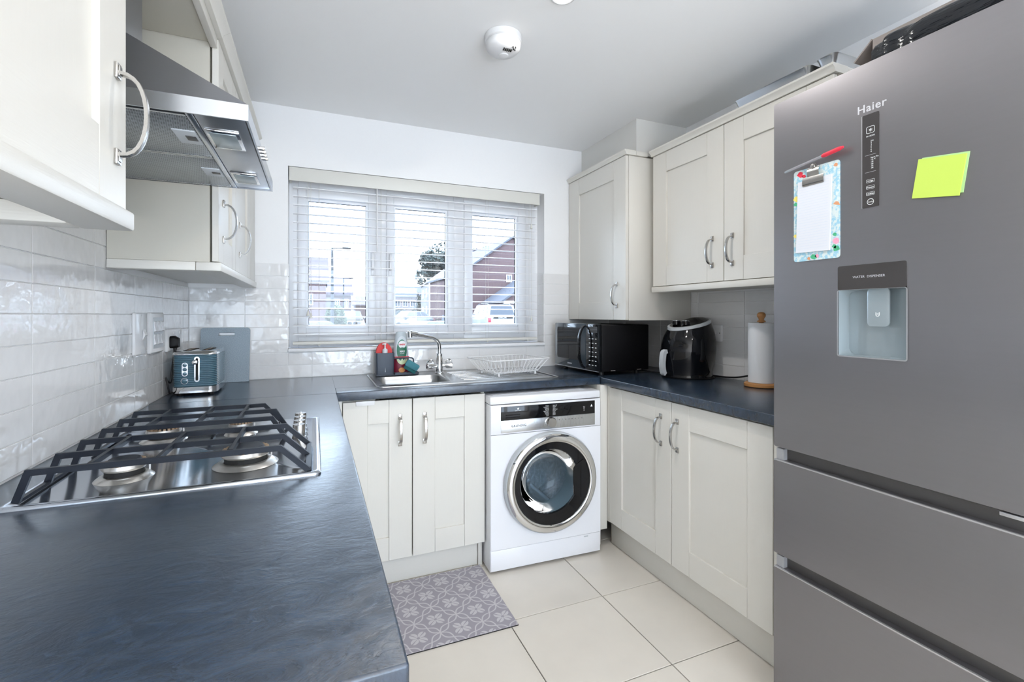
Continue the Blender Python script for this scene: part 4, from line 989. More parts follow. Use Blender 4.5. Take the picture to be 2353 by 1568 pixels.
def bag(name, label, x, y, z, sx, sy, sz, seed, mat='black_bag'):
    random.seed(seed); b = BM(); bmesh.ops.create_icosphere(b, subdivisions=4, radius=1)
    for v in b.verts:
        p = v.co.copy(); k = 1+0.10*math.sin(5*p.x+seed)*math.sin(4*p.y+2*seed)+0.06*math.sin(11*p.y+7*p.x)
        e = 0.55; q = Vector([math.copysign(abs(c)**e, c) for c in p]); q = q/ max(1, 1)
        v.co = Vector((x+q.x*sx*k, y+q.y*sy*k, z+sz*q.z*(k if q.z > 0 else 1)))
    return tag(part(name, b, mat, smooth=60), label, 'bag')
bag('black_bag', 'shiny black plastic bag lying in front of the cardboard tray', 1.440, 0.640, 1.945, 0.050, 0.175, 0.042, 3)
bag('black_bag', 'shiny black plastic bag bulging out of the cardboard tray', 1.68, 0.665, 1.975, 0.15, 0.140, 0.068, 5)
t = thing('wooden_spoon', 'wooden spoon handle sticking up over the black bag', 'spoon', (1.56, 0.62, 2.03))
b = BM(); tube(b, [(1.56, 0.63, 2.02), (1.55, 0.655, 2.20)], 0.006, 8); part('spoon_handle', b, 'beech', t, world=True)
t = thing('glass_lid', 'clear lidded plastic box among the bags above the fridge', 'box', (1.45, 0.6, 2.0))
b = BM(); box(b, 1.505, 0.50, 2.045, 1.575, 0.56, 2.085, 0, 0.008); part('tub', b, 'clear_lid', t, world=True)

# ================================================================== LEFT COUNTER THINGS
# toaster, narrow front with lever faces the camera
t = thing('toaster', 'slate blue ribbed two-slice toaster with chrome trim', 'toaster', (-0.462, 2.302, 0.9055), math.radians(1.0))
b = BM(); w0, d0 = 0.160, 0.255
def tr(i, z, r=0.030): return rrect(0, d0/2, w0-2*i, d0-2*i, r, z, 6)
loft(b, [tr(0.003, 0.010), tr(0, 0.012), tr(0, 0.036), tr(0.003, 0.038)]); part('chrome_base', b, 'chrome', t, smooth=50)
b = BM(); rings = []; nr = 17
for k in range(nr*4+1):
    z = 0.038+0.130*k/(nr*4); i = 0.0035-0.0022*abs(math.sin(PI*k/4))
    rings.append(tr(i, z))
loft(b, rings); part('ribbed_body', b, 'slate_blue', t, smooth=80)
b = BM(); loft(b, [tr(0.002, 0.168), tr(-0.0005, 0.170), tr(0.000, 0.176), tr(0.006, 0.182), tr(0.02, 0.184)]); part('chrome_top', b, 'chrome', t, smooth=50)
for x in (-0.033, 0.033):
    b = BM(); loft(b, [rrect(x, d0/2, 0.030, 0.17, 0.006, 0.1835, 3), rrect(x, d0/2, 0.030, 0.17, 0.006, 0.1850, 3)]); part('bread_slot', b, 'gap_dark', t)
    b = BM(); box(b, x-0.003, 0.055, 0.1852, x+0.003, 0.20, 0.1862); part('slot_guide', b, 'burnt_metal', t)
b = BM(); a = ring(b, [(p[0]+0.010, -0.0018, p[1]) for p in [(q[0], q[1]) for q in rrect(0, 0.109, 0.019, 0.104, 0.009, 0, 5)]]); d = ring(b, [(p[0]+0.010, -0.0018, p[1]) for p in [(q[0], q[1]) for q in rrect(0, 0.109, 0.009, 0.094, 0.0044, 0, 5)]])
a2 = ring(b, [(v.co.x, 0.004, v.co.z) for v in a]); bridge(b, a, d); bridge(b, a, a2); part('lever_surround', b, 'chrome', t)
b = BM(); box(b, 0.0055, -0.0012, 0.064, 0.0145, 0.004, 0.155); part('lever_slot', b, 'gap_dark', t)
b = BM(); box(b, 0.008, -0.012, 0.137, 0.012, 0.0, 0.142); lathe(b, [(0.004, -0.020), (0.009, -0.018), (0.010, -0.012), (0.006, -0.010)], (0.004, 0, 0.139), 16, 'y'); part('lever', b, 'chrome', t)
b = BM(); loft(b, [[(q[0]-0.032, y, q[1]) for q in [(p[0], p[1]) for p in rrect(0, 0.110, 0.021, 0.056, 0.0100, 0, 5)]] for y in (0.004, -0.0018)]); bp_ = part('button_plate', b, 'chrome', t)
for z in (0.128, 0.110, 0.092):
    b = BM(); lathe(b, [(0.0075, 0), (0.0070, -0.0035), (0.0045, -0.004)], (-0.032, -0.0018, z), 18, 'y'); part('button', b, 'slate_blue', bp_)
b = BM(); lathe(b, [(0.0125, 0.004), (0.0125, -0.002), (0.0112, -0.002)], (-0.033, 0, 0.062), 24, 'y', cap1=False); lathe(b, [(0.011, 0.002), (0.0108, -0.004), (0.008, -0.005)], (-0.033, 0, 0.062), 24, 'y', mi=1); part('browning_dial', b, ['chrome', 'slate_blue'], t)
for x in (-0.055, 0.055):
    for y in (0.03, 0.22):
        b = BM(); lathe(b, [(0.011, 0), (0.012, 0.0105)], (x, y, 0), 12); part('foot', b, 'black_rubber', t)
b = BM(); tube(b, smooth_path([(-0.455, 2.545, 0.93), (-0.505, 2.585, 0.92), (-0.545, 2.52, 0.913), (-0.555, 2.40, 0.915), (-0.548, 2.315, 0.918), (-0.545, 2.285, 0.935), (-0.548, 2.275, 0.965), (-0.557, 2.295, 0.985), (-0.560, 2.325, 0.97), (-0.553, 2.345, 0.96), (-0.551, 2.352, 1.00), (-0.549, 2.372, 1.06), (-0.549, 2.385, 1.085)], 5), 0.0035, 8)
for v_ in b.verts: v_.co = Matrix.Rotation(-math.radians(1.0), 3, 'Z') @ (v_.co-Vector((-0.462, 2.302, 0.9055)))
part('power_cord', b, 'black_rubber', t, label='black power cord looping up to the plug')
t_plug = thing('power_plug', 'black three-pin plug in the double socket above the toaster', 'plug', (-0.56, 2.395, 1.12)); t = t_plug
b = BM(); loft(b, [rrect(2.395, 1.125, 0.046, 0.050, 0.010, -0.5635, 4, 'x'), rrect(2.395, 1.125, 0.048, 0.052, 0.012, -0.550, 4, 'x'), rrect(2.395, 1.122, 0.036, 0.040, 0.012, -0.535, 4, 'x')])
part('plug_body', b, 'satin_black', t, world=True)
b = BM(); tube(b, [(-0.548, 2.395, 1.102), (-0.549, 2.388, 1.078)], [0.008, 0.004], 10); part('cord_grip', b, 'black_rubber', t, world=True)
# wall plates, left wall (face x = -0.5745 outwards)
XL = -0.5745
def plate_left(name, label, y0, y1, z0, z1, cat, th=0.010):
    t = thing(name, label, cat, (XL, (y0+y1)/2, (z0+z1)/2))
    b = BM(); loft(b, [rrect((y0+y1)/2, (z0+z1)/2, y1-y0, z1-z0, 0.008, XL, 4, 'x'), rrect((y0+y1)/2, (z0+z1)/2, y1-y0, z1-z0, 0.008, XL+th*0.7, 4, 'x'), rrect((y0+y1)/2, (z0+z1)/2, y1-y0-0.008, z1-z0-0.008, 0.006, XL+th, 4, 'x')])
    part('plate', b, 'white_plastic', t, world=True); return t
t = plate_left('cooker_switch', 'tall white cooker isolator switch, nearest the hob on the tiles', 1.975, 2.088, 1.098, 1.248, 'switch')
b = BM(); prism(b, [(XL+0.010, 1.150), (XL+0.018, 1.168), (XL+0.011, 1.188)], 2.045, 2.070, 'y'); part('rocker', b, 'white_plastic', t, world=True)
for z in (1.107, 1.239):
    b = BM(); lathe(b, [(0.003, 0), (0.003, 0.0004)], (XL+0.010, 2.034, z), 10, 'x'); part('screw', b, 'grey_plastic', t, world=True)
t = plate_left('grid_switch', 'white six-gang appliance switch plate beside the cooker isolator', 2.128, 2.292, 1.094, 1.249, 'switch', 0.013)
b = BM(); loft(b, [rrect(2.212, 1.1715, 0.125, 0.118, 0.004, XL+0.0125, 3, 'x'), rrect(2.212, 1.1715, 0.125, 0.118, 0.004, XL+0.0142, 3, 'x')]); ip = part('inner_plate', b, 'pale_grey_plastic', t, world=True)
for j, z in enumerate((1.147, 1.196)):
    for i in range(3):
        y = 2.170+0.042*i; b = BM(); prism(b, [(XL+0.014, z-0.020), (XL+0.021, z-0.017), (XL+0.016, z+0.006), (XL+0.018, z+0.018), (XL+0.014, z+0.020)], y-0.015, y+0.015, 'y'); part('rocker', b, 'white_plastic', ip, world=True)
t = plate_left('double_socket', 'white double plug socket in the tiled corner above the toaster', 2.350, 2.575, 1.085, 1.180, 'socket')
for y in (2.44, 2.53):
    b = BM(); box(b, XL+0.0095, y-0.008, 1.155, XL+0.014, y+0.008, 1.170, 0, 0.002); part('rocker', b, 'white_plastic', t, world=True)
# chopping board leaning on the back wall
t = thing('chopping_board', 'speckled grey-blue chopping board leaning against the tiles behind the toaster', 'chopping board', (-0.4145, 2.690, 0.9055), rot=(-math.radians(10.5), 0, 0))
b = BM(); Wb, Hb, tb = 0.215, 0.275, 0.010
o_ = rrect(0, Hb/2, Wb, Hb, 0.014, 0, 5, 'z'); hh = rrect(0.004, 0.243, 0.070, 0.015, 0.0072, 0, 5, 'z')
def xz(pts, y): return [(p[0], y, p[1]) for p in pts]
# inner ring resampled by angle round the handle hole so that the quads do not cross
cxh, czh = 0.004, 0.243; inn = []
for p in o_: inn.append(p)
a0 = ring(b, xz(o_, 0)); a1 = ring(b, xz(o_, tb))
def near_h(p):
    an = math.atan2(p[1]-czh, p[0]-cxh); c, s = math.cos(an), math.sin(an); hw, hh_ = 0.035, 0.0075
    k = min(hw/abs(c) if abs(c) > 1e-6 else 9, hh_/abs(s) if abs(s) > 1e-6 else 9); return (cxh+c*k, czh+s*k)
# build as four slabs round a slot: simple and clean
b.free(); b = BM()
sl = (cxh-0.035, cxh+0.035, czh-0.0075, czh+0.0075)
box(b, -Wb/2, 0, 0.0, Wb/2, tb, sl[2], 0, 0.0015, 1); box(b, -Wb/2, 0.0001, sl[2]-0.002, sl[0], tb-0.0001, sl[3]+0.002); box(b, sl[1], 0.0001, sl[2]-0.002, Wb/2, tb-0.0001, sl[3]+0.002)
top_poly = [(p[0], p[1]) for p in rrect(0, (sl[3]+Hb)/2-0.02, Wb, Hb-sl[3]+0.04, 0.014, 0, 5) if p[1] > sl[3]]
top_poly = [(Wb/2, sl[3])] + top_poly + [(-Wb/2, sl[3])]
prism(b, top_poly, 0, tb, 'y')
part('board', b, 'board_speckle', t)

# ================================================================== SINK-SIDE THINGS
t = thing('sink_caddy', 'dark grey plastic sink tidy with a side tray and rail', 'caddy', (0.40, 2.66, 0.910))
b = BM(); z0 = 0.9155
loft(b, [rrect(0.350, 2.655, 0.094, 0.085, 0.010, z0, 4), rrect(0.350, 2.655, 0.098, 0.088, 0.010, z0+0.118, 4), rrect(0.350, 2.655, 0.092, 0.082, 0.008, z0+0.118, 4), rrect(0.350, 2.655, 0.088, 0.078, 0.008, z0+0.01, 4)]); part('tub', b, 'caddy_grey', t, world=True, smooth=50)
b = BM(); box(b, 0.302, 2.606, 0.9100, 0.530, 2.704, 0.9150, 0, 0.002)
box(b, 0.402, 2.606, 0.9145, 0.530, 2.610, 0.924); box(b, 0.402, 2.700, 0.9145, 0.530, 2.704, 0.924); box(b, 0.526, 2.610, 0.9145, 0.530, 2.700, 0.924); part('tray', b, 'caddy_grey', t, world=True)
b = BM(); tube(b, smooth_path([(0.505, 2.63, 0.918), (0.505, 2.63, 0.985), (0.500, 2.63, 0.998), (0.486, 2.63, 1.002), (0.44, 2.63, 1.002), (0.400, 2.63, 1.002)], 4), 0.004, 8); part('rail', b, 'caddy_grey', t, world=True)
b = BM(); cxs, czs = 0.348, 1.030
poly = [(cxs+0.043*math.cos(a), czs+0.058*math.sin(a)) for a in [PI*k/16 for k in range(17)]]
prism(b, poly, 2.640, 2.672, 'y'); tag(part('red_sponge', b, 'red_sponge'), 'round-topped red washing-up sponge standing in the grey sink tidy', 'sponge')
t = thing('pump_bottle', 'small white pump bottle in front of the red sponge', 'bottle', (0.350, 2.625, 0.93))
b = BM(); lathe(b, [(0.014, 0.93), (0.014, 1.050), (0.012, 1.054)], (0.350, 2.626, 0), 16); part('bottle_body', b, 'pale_grey_plastic', t, world=True)
b = BM(); lathe(b, [(0.006, 1.052), (0.006, 1.060), (0.004, 1.0605), (0.004, 1.078), (0.007, 1.079), (0.007, 1.085)], (0.350, 2.626, 0), 12); tube(b, [(0.350, 2.626, 1.082), (0.335, 2.618, 1.081)], 0.0035, 8); part('pump', b, 'white_plastic', t, world=True)
t = thing('dish_soap_bottle', 'clear washing-up liquid bottle with a green and white label behind the tap', 'bottle', (0.442, 2.660, 0.9155))
b = BM(); z = 0.9158
def ov(w_, d_, zz): return circ((0.442, 2.668, zz), w_/2, 28, 'z', d_/2)
loft(b, [ov(0.060, 0.034, z), ov(0.080, 0.042, z+0.006), ov(0.085, 0.044, z+0.06), ov(0.083, 0.044, z+0.11), ov(0.074, 0.040, z+0.165), ov(0.062, 0.034, z+0.205), ov(0.056, 0.030, z+0.226), ov(0.040, 0.022, z+0.230)]); part('bottle_body', b, 'soap_plastic', t, world=True, smooth=70)
b = BM(); loft(b, [ov(0.0826, 0.0435, z+0.006), ov(0.0866, 0.0455, z+0.02), ov(0.0872, 0.0460, z+0.06), ov(0.0868, 0.0458, z+0.092)], cap0=False, cap1=False); lb = part('wrap_label', b, 'maroon_label', t, world=True, smooth=70, label='maroon lower label')
def front_y(x, zz, w_=0.088, d_=0.0462): return 2.668-d_/2*math.sqrt(max(0, 1-((x-0.442)/(w_/2))**2))
def disc(name, cx, cz, rx, rz, mat, off, parent=t, a0=0, a1=2*PI, n=24):
    b = BM(); pts = [(cx+rx*math.cos(a0+(a1-a0)*k/n), cz+rz*math.sin(a0+(a1-a0)*k/n)) for k in range(n+(a1-a0 < 6))]
    v = [b.verts.new((px, front_y(px, pz)-off, pz)) for px, pz in pts]; c_ = b.verts.new((cx, front_y(cx, cz)-off, cz))
    for i in range(len(v)-(1 if a1-a0 < 6 else 0)): b.faces.new((c_, v[i], v[(i+1) % len(v)]))
    return part(name, b, mat, parent, world=True, smooth=80)
disc('shield_label', 0.444, z+0.135, 0.032, 0.072, 'pale_grey_plastic', 0.0004)
disc('shield_label', 0.444, z+0.128, 0.028, 0.060, 'green_label', 0.0008)
disc('round_label', 0.446, z+0.160, 0.021, 0.021, 'print_white', 0.0012)
disc('round_label', 0.446, z+0.119, 0.025, 0.025, 'green_label', 0.0016)
disc('tick_label', 0.446, z+0.083, 0.030, 0.034, 'lime_label', 0.0012, a0=PI, a1=2*PI)
b = BM(); box(b, 0.406, front_y(0.446, 0)-0.002, z+0.083, 0.484, front_y(0.446, 0)+0.006, z+0.093); part('red_band', b, 'print_red', t, world=True)
yF = front_y(0.446, 0)-0.0026
text('FAIRY', 0.0125, tm('-y', 0.446, yF, z+0.1555), 'print_red', t, align='CENTER', bold=0.0005)
text('MAX', 0.0130, tm('-y', 0.446, yF, z+0.1175), 'print_white', t, align='CENTER', bold=0.0006)
text('POWER', 0.0065, tm('-y', 0.446, yF, z+0.1085), 'print_white', t, align='CENTER')
disc('dish_print', 0.444, z+0.018, 0.018, 0.014, 'orange_print', 0.0014)
t = thing('teal_sponge', 'teal scouring sponge draped over the sink tidy rail', 'sponge', (0.487, 2.597, 0.955), rot=(math.radians(12), math.radians(32), 0))
b = BM(); box(b, -0.038, -0.012, -0.010, 0.038, 0.012, 0.028, 0, 0.007, 3); part('sponge_body', b, 'teal_cloth', t)
b = BM(); box(b, -0.034, -0.011, -0.026, 0.036, 0.011, -0.0095, 0, 0.004, 2); part('scouring_pad', b, 'teal_pad', t)

# ---- wire dish rack on the drainer
t = thing('dish_rack', 'white wire dish rack standing on the sink drainer', 'dish rack', (1.01, 2.468, 0.9095), math.radians(10))
RW, RD, rw, rd, zt, zb = 0.385, 0.290, 0.285, 0.205, 0.088, 0.020
def lrp(a, c, k): return a+(c-a)*k
b = BM(); P_ = rrect(0, 0, RW, RD, 0.02, zt, 4); tube(b, P_+[P_[0]], 0.0032, 8); part('rim', b, 'white_plastic', t)
b = BM(); P_ = rrect(0, 0, rw, rd, 0.02, zb, 4); tube(b, P_+[P_[0]], 0.0026, 6); part('base_rim', b, 'white_plastic', t)
for k in range(13):
    x = -0.5+(k+0.5)/13; b = BM()
    tube(b, smooth_path([(x*RW, -RD/2, zt), (x*rw, -rd/2, zb), (x*rw, -rd/2+0.02, zb-0.004), (x*rw, rd/2-0.02, zb-0.004), (x*rw, rd/2, zb), (x*RW, RD/2, zt)], 2), 0.0020, 5); part('wire', b, 'white_plastic', t)
for k in range(7):
    y = -0.5+(k+0.5)/7; b = BM()
    tube(b, smooth_path([(-RW/2, y*RD, zt), (-rw/2, y*rd, zb), (-rw/2+0.02, y*rd, zb-0.006), (rw/2-0.02, y*rd, zb-0.006), (rw/2, y*rd, zb), (RW/2, y*RD, zt)], 2), 0.0020, 5); part('wire', b, 'white_plastic', t)
for k in range(9):      # plate prongs
    x = (-0.42+0.84*k/8)*rw; b = BM(); tube(b, smooth_path([(x, 0.03, zb), (x, 0.032, zb+0.045), (x, 0.038, zb+0.052), (x, 0.044, zb+0.045), (x, 0.046, zb)], 3), 0.0014, 5); part('plate_prong', b, 'white_plastic', t)
for sx in (-1, 1):
    for sy in (-1, 1):
        b = BM(); lathe(b, [(0.007, 0.0005), (0.006, 0.010), (0.003, zb)], (sx*rw*0.42, sy*rd*0.46, 0), 10); part('foot', b, 'white_plastic', t)

# ================================================================== RIGHT COUNTER THINGS
t = thing('microwave', 'black microwave oven with a curved handle in the right corner', 'microwave', (1.412, 2.665, 0.906), -PI/2-math.radians(1.5)*-1)
MW, MH, MD = 0.485, 0.285, 0.345
b = BM(); box(b, 0.002, 0.020, 0.020, MW-0.002, MD, MH-0.006, 0, 0.006); part('casing', b, 'satin_black', t)
b = BM(); box(b, 0.0, 0.0, 0.022, 0.352, 0.020, MH, 0, 0.006); md = part('door', b, 'oven_grey', t)
b = BM(); loft(b, [[(p[0], y, p[1]) for p in rrect(0.168, 0.165, 0.270, 0.190, 0.012, 0, 4)] for y in (0.001, -0.0012)]); part('door_glass', b, 'gloss_black', md)
b = BM(); box(b, 0.354, 0.0, 0.022, MW, 0.020, MH, 0, 0.006); cpl = part('control_panel', b, 'gloss_black', t)
b = BM(); pts = []
for k in range(17):
    a = -PI/2+PI*k/16; pts.append((0.345+0.0*math.cos(a), -0.001-0.042*math.cos(a), 0.152+0.118*math.sin(a)))
tube(b, pts, 0, prof=[(0.004, 0.011), (-0.004, 0.011), (-0.006, 0), (-0.004, -0.011), (0.004, -0.011), (0.006, 0)], up=(0, -1, 0)); part('handle', b, 'gloss_black', md, smooth=60)
b = BM(); box(b, 0.385, -0.0008, 0.235, 0.470, 0.001, 0.268); part('clock_display', b, 'smoked_glass', cpl)
for j in range(7):
    for i in range(3):
        b = BM(); box(b, 0.388+0.030*i, -0.0008, 0.052+0.0245*j, 0.402+0.030*i, 0.001, 0.0555+0.0245*j); part('key_label', b, 'print_white', cpl)
text('SAMSUNG', 0.011, Matrix.Translation((0.155, -0.0008, 0.040)) @ TXT['-y'], 'print_silver', md, world=False, bold=0.0003)
b = BM(); box(b, 0.002, -0.001, 0.0205, MW-0.004, 0.004, 0.0235); part('chrome_strip', b, 'chrome', t)
for x in (0.05, MW-0.05):
    for y in (0.05, MD-0.05):
        b = BM(); lathe(b, [(0.014, 0.0), (0.014, 0.021)], (x, y, 0), 12); part('foot', b, 'black_rubber', t)
for y in (0.08, 0.26):
    b = BM(); box(b, MW-0.003, y, 0.024, MW-0.0015, y+0.03, 0.027); part('vent_mark', b, 'print_grey', t)

t = thing('air_fryer', 'glossy black air fryer with a grey handle and two top dials', 'air fryer', (1.862, 1.985, 0.9055), 0)
def afr(z, grow=0.0, n=40):
    # front of the appliance looks to -x; egg-shaped body, widest below the middle
    K = [(0, .128), (.04, .126), (.10, .124), (.2, .130), (.35, .139), (.5, .142), (.65, .140), (.8, .131), (.92, .116), (1.1, .098)]
    tt = z/0.285
    for (p, q), (p2, q2) in zip(K, K[1:]):
        if tt <= p2: r = q+(q2-q)*max(0, tt-p)/(p2-p); break
    else: r = K[-1][1]
    r += grow; o = []
    for i in range(n):
        a = 2*PI*i/n; o.append((r*math.cos(a)+0.010*tt*tt, r*math.sin(a), z))
    return o
def slope(pts, amt): return [(x, y, z+amt*(x+0.0)/0.12) for x, y, z in pts]
b = BM(); H = 0.280; rings = []
for k in range(25):
    z = 0.004+(H-0.004)*k/24; rings.append(slope(afr(z), 0.030*(k/24)**2))
loft(b, rings); part('body', b, 'gloss_black', t, smooth=80)
b = BM(); a = slope(afr(H, 0.0025), 0.030); a2 = [(x, y, z+0.010) for x, y, z in slope(afr(H, 0.0015), 0.030)]; a3 = [(x, y, z+0.011) for x, y, z in slope(afr(H, -0.008), 0.030)]
loft(b, [[(x, y, z-0.010-(0.010 if x < -0.07 else 0)) for x, y, z in slope(afr(H, 0.0015), 0.030)], a, a2, a3]); part('trim_ring', b, 'grey_plastic', t, smooth=60)
b = BM(); loft(b, [[(x, y, z+0.0115) for x, y, z in slope(afr(H, -0.010), 0.030)], [(x*0.8, y*0.8, z+0.0165) for x, y, z in slope(afr(H, -0.010), 0.030)], [(x*0.3, y*0.3, z+0.018) for x, y, z in slope(afr(H, -0.010), 0.024)]]); part('top_panel', b, 'gloss_black', t, smooth=60)
for (x, y) in ((-0.045, 0.035), (-0.045, -0.035)):
    z = H+0.016+0.030*x/0.12*0.9; b = BM(); lathe(b, [(0.022, z-0.004), (0.021, z+0.014), (0.018, z+0.017)], (x, y, 0), 24); lathe(b, [(0.0185, z+0.0165), (0.0185, z+0.018), (0.015, z+0.018)], (x, y, 0), 24, mi=1)
    part('dial', b, ['gloss_black', 'chrome'], t)
b = BM(); rg = []
for k in range(9):
    z = 0.018+0.125*k/8; rg.append([(x*1.004-0.003, y*1.003, zz) for x, y, zz in afr(z)][13:28])
R_ = [ring(b, r_) for r_ in rg]
for i in range(8): bridge(b, R_[i], R_[i+1], closed=False)
part('drawer', b, 'gloss_black', t, smooth=80)
b = BM(); pts = [(-0.148, 0.0, 0.142), (-0.163, 0.0, 0.135), (-0.170, 0.0, 0.10), (-0.171, 0.0, 0.06), (-0.165, 0.0, 0.030), (-0.158, 0.0, 0.022)]
tube(b, smooth_path(pts, 4), 0, prof=[(0.010, 0.014), (-0.010, 0.014), (-0.010, -0.014), (0.010, -0.014)], up=(-1, 0, 0)); part('handle', b, 'pale_grey_plastic', t, label='pale grey drawer handle')
b = BM(); lathe(b, [(0.134, 0.0), (0.136, 0.004), (0.128, 0.007)], (0, 0, 0), 40); part('foot_ring', b, 'satin_black', t)
b = BM(); tube(b, smooth_path([(1.985, 1.93, 0.912), (1.995, 1.90, 0.911), (1.996, 1.84, 0.913), (1.996, 1.78, 0.920), (1.997, 1.72, 0.934), (2.0, 1.66, 0.952), (2.005, 1.62, 0.98)], 4), 0.0042, 8)
part('power_cord', b, 'black_rubber', t, world=True, label='black power cord trailing along the tiles')
b = BM(); tube(b, smooth_path([(1.775, 2.31, 0.912), (1.795, 2.24, 0.911), (1.815, 2.17, 0.910), (1.83, 2.12, 0.912)], 4), 0.004, 8)
part('power_cord', b, 'black_rubber', t, world=True, label='black cord running to the microwave corner')
t = thing('kitchen_roll_holder', 'beech kitchen roll holder with a turned finial beside the fridge', 'kitchen roll holder', (1.925, 1.58, 0.9055))
b = BM(); lathe(b, [(0.070, 0), (0.074, 0.003), (0.074, 0.014), (0.068, 0.019)], (0, 0, 0), 36); part('base', b, 'beech', t)
b = BM(); lathe(b, [(0.010, 0.019), (0.010, 0.300)], (0, 0, 0), 14); part('pole', b, 'beech', t)
b = BM(); lathe(b, [(0.010, 0.299), (0.018, 0.302), (0.018, 0.306), (0.011, 0.310), (0.012, 0.317), (0.0185, 0.328), (0.0185, 0.338), (0.012, 0.346), (0.004, 0.348)], (0, 0, 0), 20); part('finial', b, 'beech', t, smooth=60)
b = BM(); lathe(b, [(0.020, 0.0), (0.056, 0.0), (0.0565, 0.276), (0.020, 0.276)], (1.925, 1.58, 0.926), 40, cap0=False, cap1=False); lathe(b, [(0.020, 0.276), (0.020, 0.0)], (1.925, 1.58, 0.926), 24, cap0=False, cap1=False)
tag(part('kitchen_roll', b, 'paper_roll'), 'white paper towel roll standing on the beech holder', 'paper towel')
t = thing('single_socket', 'white switched socket on the right tiles behind the air fryer', 'socket', (2.015, 1.95, 1.14))
b = BM(); loft(b, [rrect(1.965, 1.140, 0.146, 0.088, 0.006, 2.0175, 4, 'x'), rrect(1.965, 1.140, 0.146, 0.088, 0.006, 2.009, 4, 'x'), rrect(1.965, 1.140, 0.138, 0.080, 0.005, 2.006, 4, 'x')]); part('plate', b, 'white_plastic', t, world=True)
b = BM(); box(b, 2.002, 1.925, 1.135, 2.0065, 1.939, 1.162, 0, 0.002); part('rocker', b, 'white_plastic', t, world=True)
b = BM(); lathe(b, [(0.003, 0), (0.003, -0.0006)], (2.006, 1.902, 1.142), 10, 'x'); part('screw', b, 'black_rubber', t, world=True)

# ================================================================== FLOOR MAT, CEILING FITTINGS
t = thing('kitchen_mat', 'lilac-grey patterned vinyl mat on the floor below the sink cupboard', 'mat', (0.41, 1.966, 0.0), -math.radians(0.3))
b = BM(); box(b, -0.34, -0.243, 0.0005, 0.34, 0.243, 0.0040); part('backing', b, 'black_rubber', t)
b = BM(); box(b, -0.34, -0.243, 0.0041, 0.34, 0.243, 0.0055, 0, 0.0008, 1); part('printed_top', b, 'mat_pattern', t)
t = thing('smoke_alarm', 'round white smoke alarm on the ceiling', 'smoke alarm', (0.688, 1.735, ZC)); t.scale = (1.17, 1.17, 1.25)
b = BM(); lathe(b, [(0.062, -0.0005), (0.062, -0.018), (0.058, -0.021)], (0, 0, 0), 48); part('mounting_base', b, 'smoke_white', t)
b = BM(); lathe(b, [(0.056, -0.0205), (0.060, -0.024), (0.057, -0.040), (0.046, -0.050), (0.020, -0.054), (0.001, -0.0545)], (0, 0, 0), 48); part('cover', b, 'smoke_white', t, smooth=70)
b = BM(); lathe(b, [(0.016, -0.0545), (0.015, -0.058), (0.010, -0.0595)], (0.005, 0.008, 0), 20); part('test_button', b, 'smoke_white', t)
for k in range(5):
    b = BM(); box(b, -0.010+0.0065*k, -0.032, -0.0562, -0.0065+0.0065*k, -0.020, -0.0520); part('vent_slot', b, 'gap_dark', t)
for (x, y) in ((0.024, -0.034), (0.030, -0.031), (0.018, -0.044), (0.026, -0.045)):
    b = BM(); lathe(b, [(0.0022, -0.0500), (0.0022, -0.0545)], (x, y, 0), 8); part('vent_hole', b, 'gap_dark', t)
lab_ = ['recessed ceiling downlight at the top edge of the photo', 'recessed ceiling downlight above the camera', 'recessed ceiling downlight behind the camera', 'recessed ceiling downlight by the garden door']
for (x, y), lb_ in zip(DOWNLIGHTS, lab_):
    t = thing('ceiling_downlight', lb_, 'ceiling light', (x, y, ZC), group='recessed ceiling downlights')
    b = BM(); lathe(b, [(0.045, -0.0005), (0.045, -0.005), (0.038, -0.008), (0.029, -0.005), (0.029, -0.001)], (0, 0, 0), 36, cap0=False, cap1=False); part('trim_ring', b, 'white_plastic', t)
    b = BM(); lathe(b, [(0.0285, -0.0045), (0.0285, -0.0085), (0.020, -0.0095)], (0, 0, 0), 28); part('lamp_face', b, 'led_face', t)

# ================================================================== OUTSIDE
b = BM()
prof = [(3.2, -0.42), (17.6, -0.42), (19.5, 0.05), (140, 0.05)]
loft(b, [[(-60, y, z) for y, z in prof]+[(-60, 140, -1), (-60, 3.2, -1)], [(120, y, z) for y, z in prof]+[(120, 140, -1), (120, 3.2, -1)]])
struct('ground', b, 'tarmac')
def winp(parent, x0, x1, z0, z1, y, M=None, fr=0.06):
    b = BM()
    for q in ((x0, x0+fr, z0, z1), (x1-fr, x1, z0, z1), (x0+fr, x1-fr, z0, z0+fr), (x0+fr, x1-fr, z1-fr, z1), ((x0+x1)/2-fr/2, (x0+x1)/2+fr/2, z0+fr, z1-fr)): box(b, q[0], y-0.05, q[2], q[1], y+0.05, q[3])
    f = part('window', b, 'upvc', parent, M=M, world=True)
    b = BM(); box(b, x0+fr, y-0.02, z0+fr, x1-fr, y+0.02, z1-fr); part('pane', b, 'car_glass', f, M=M, world=True)
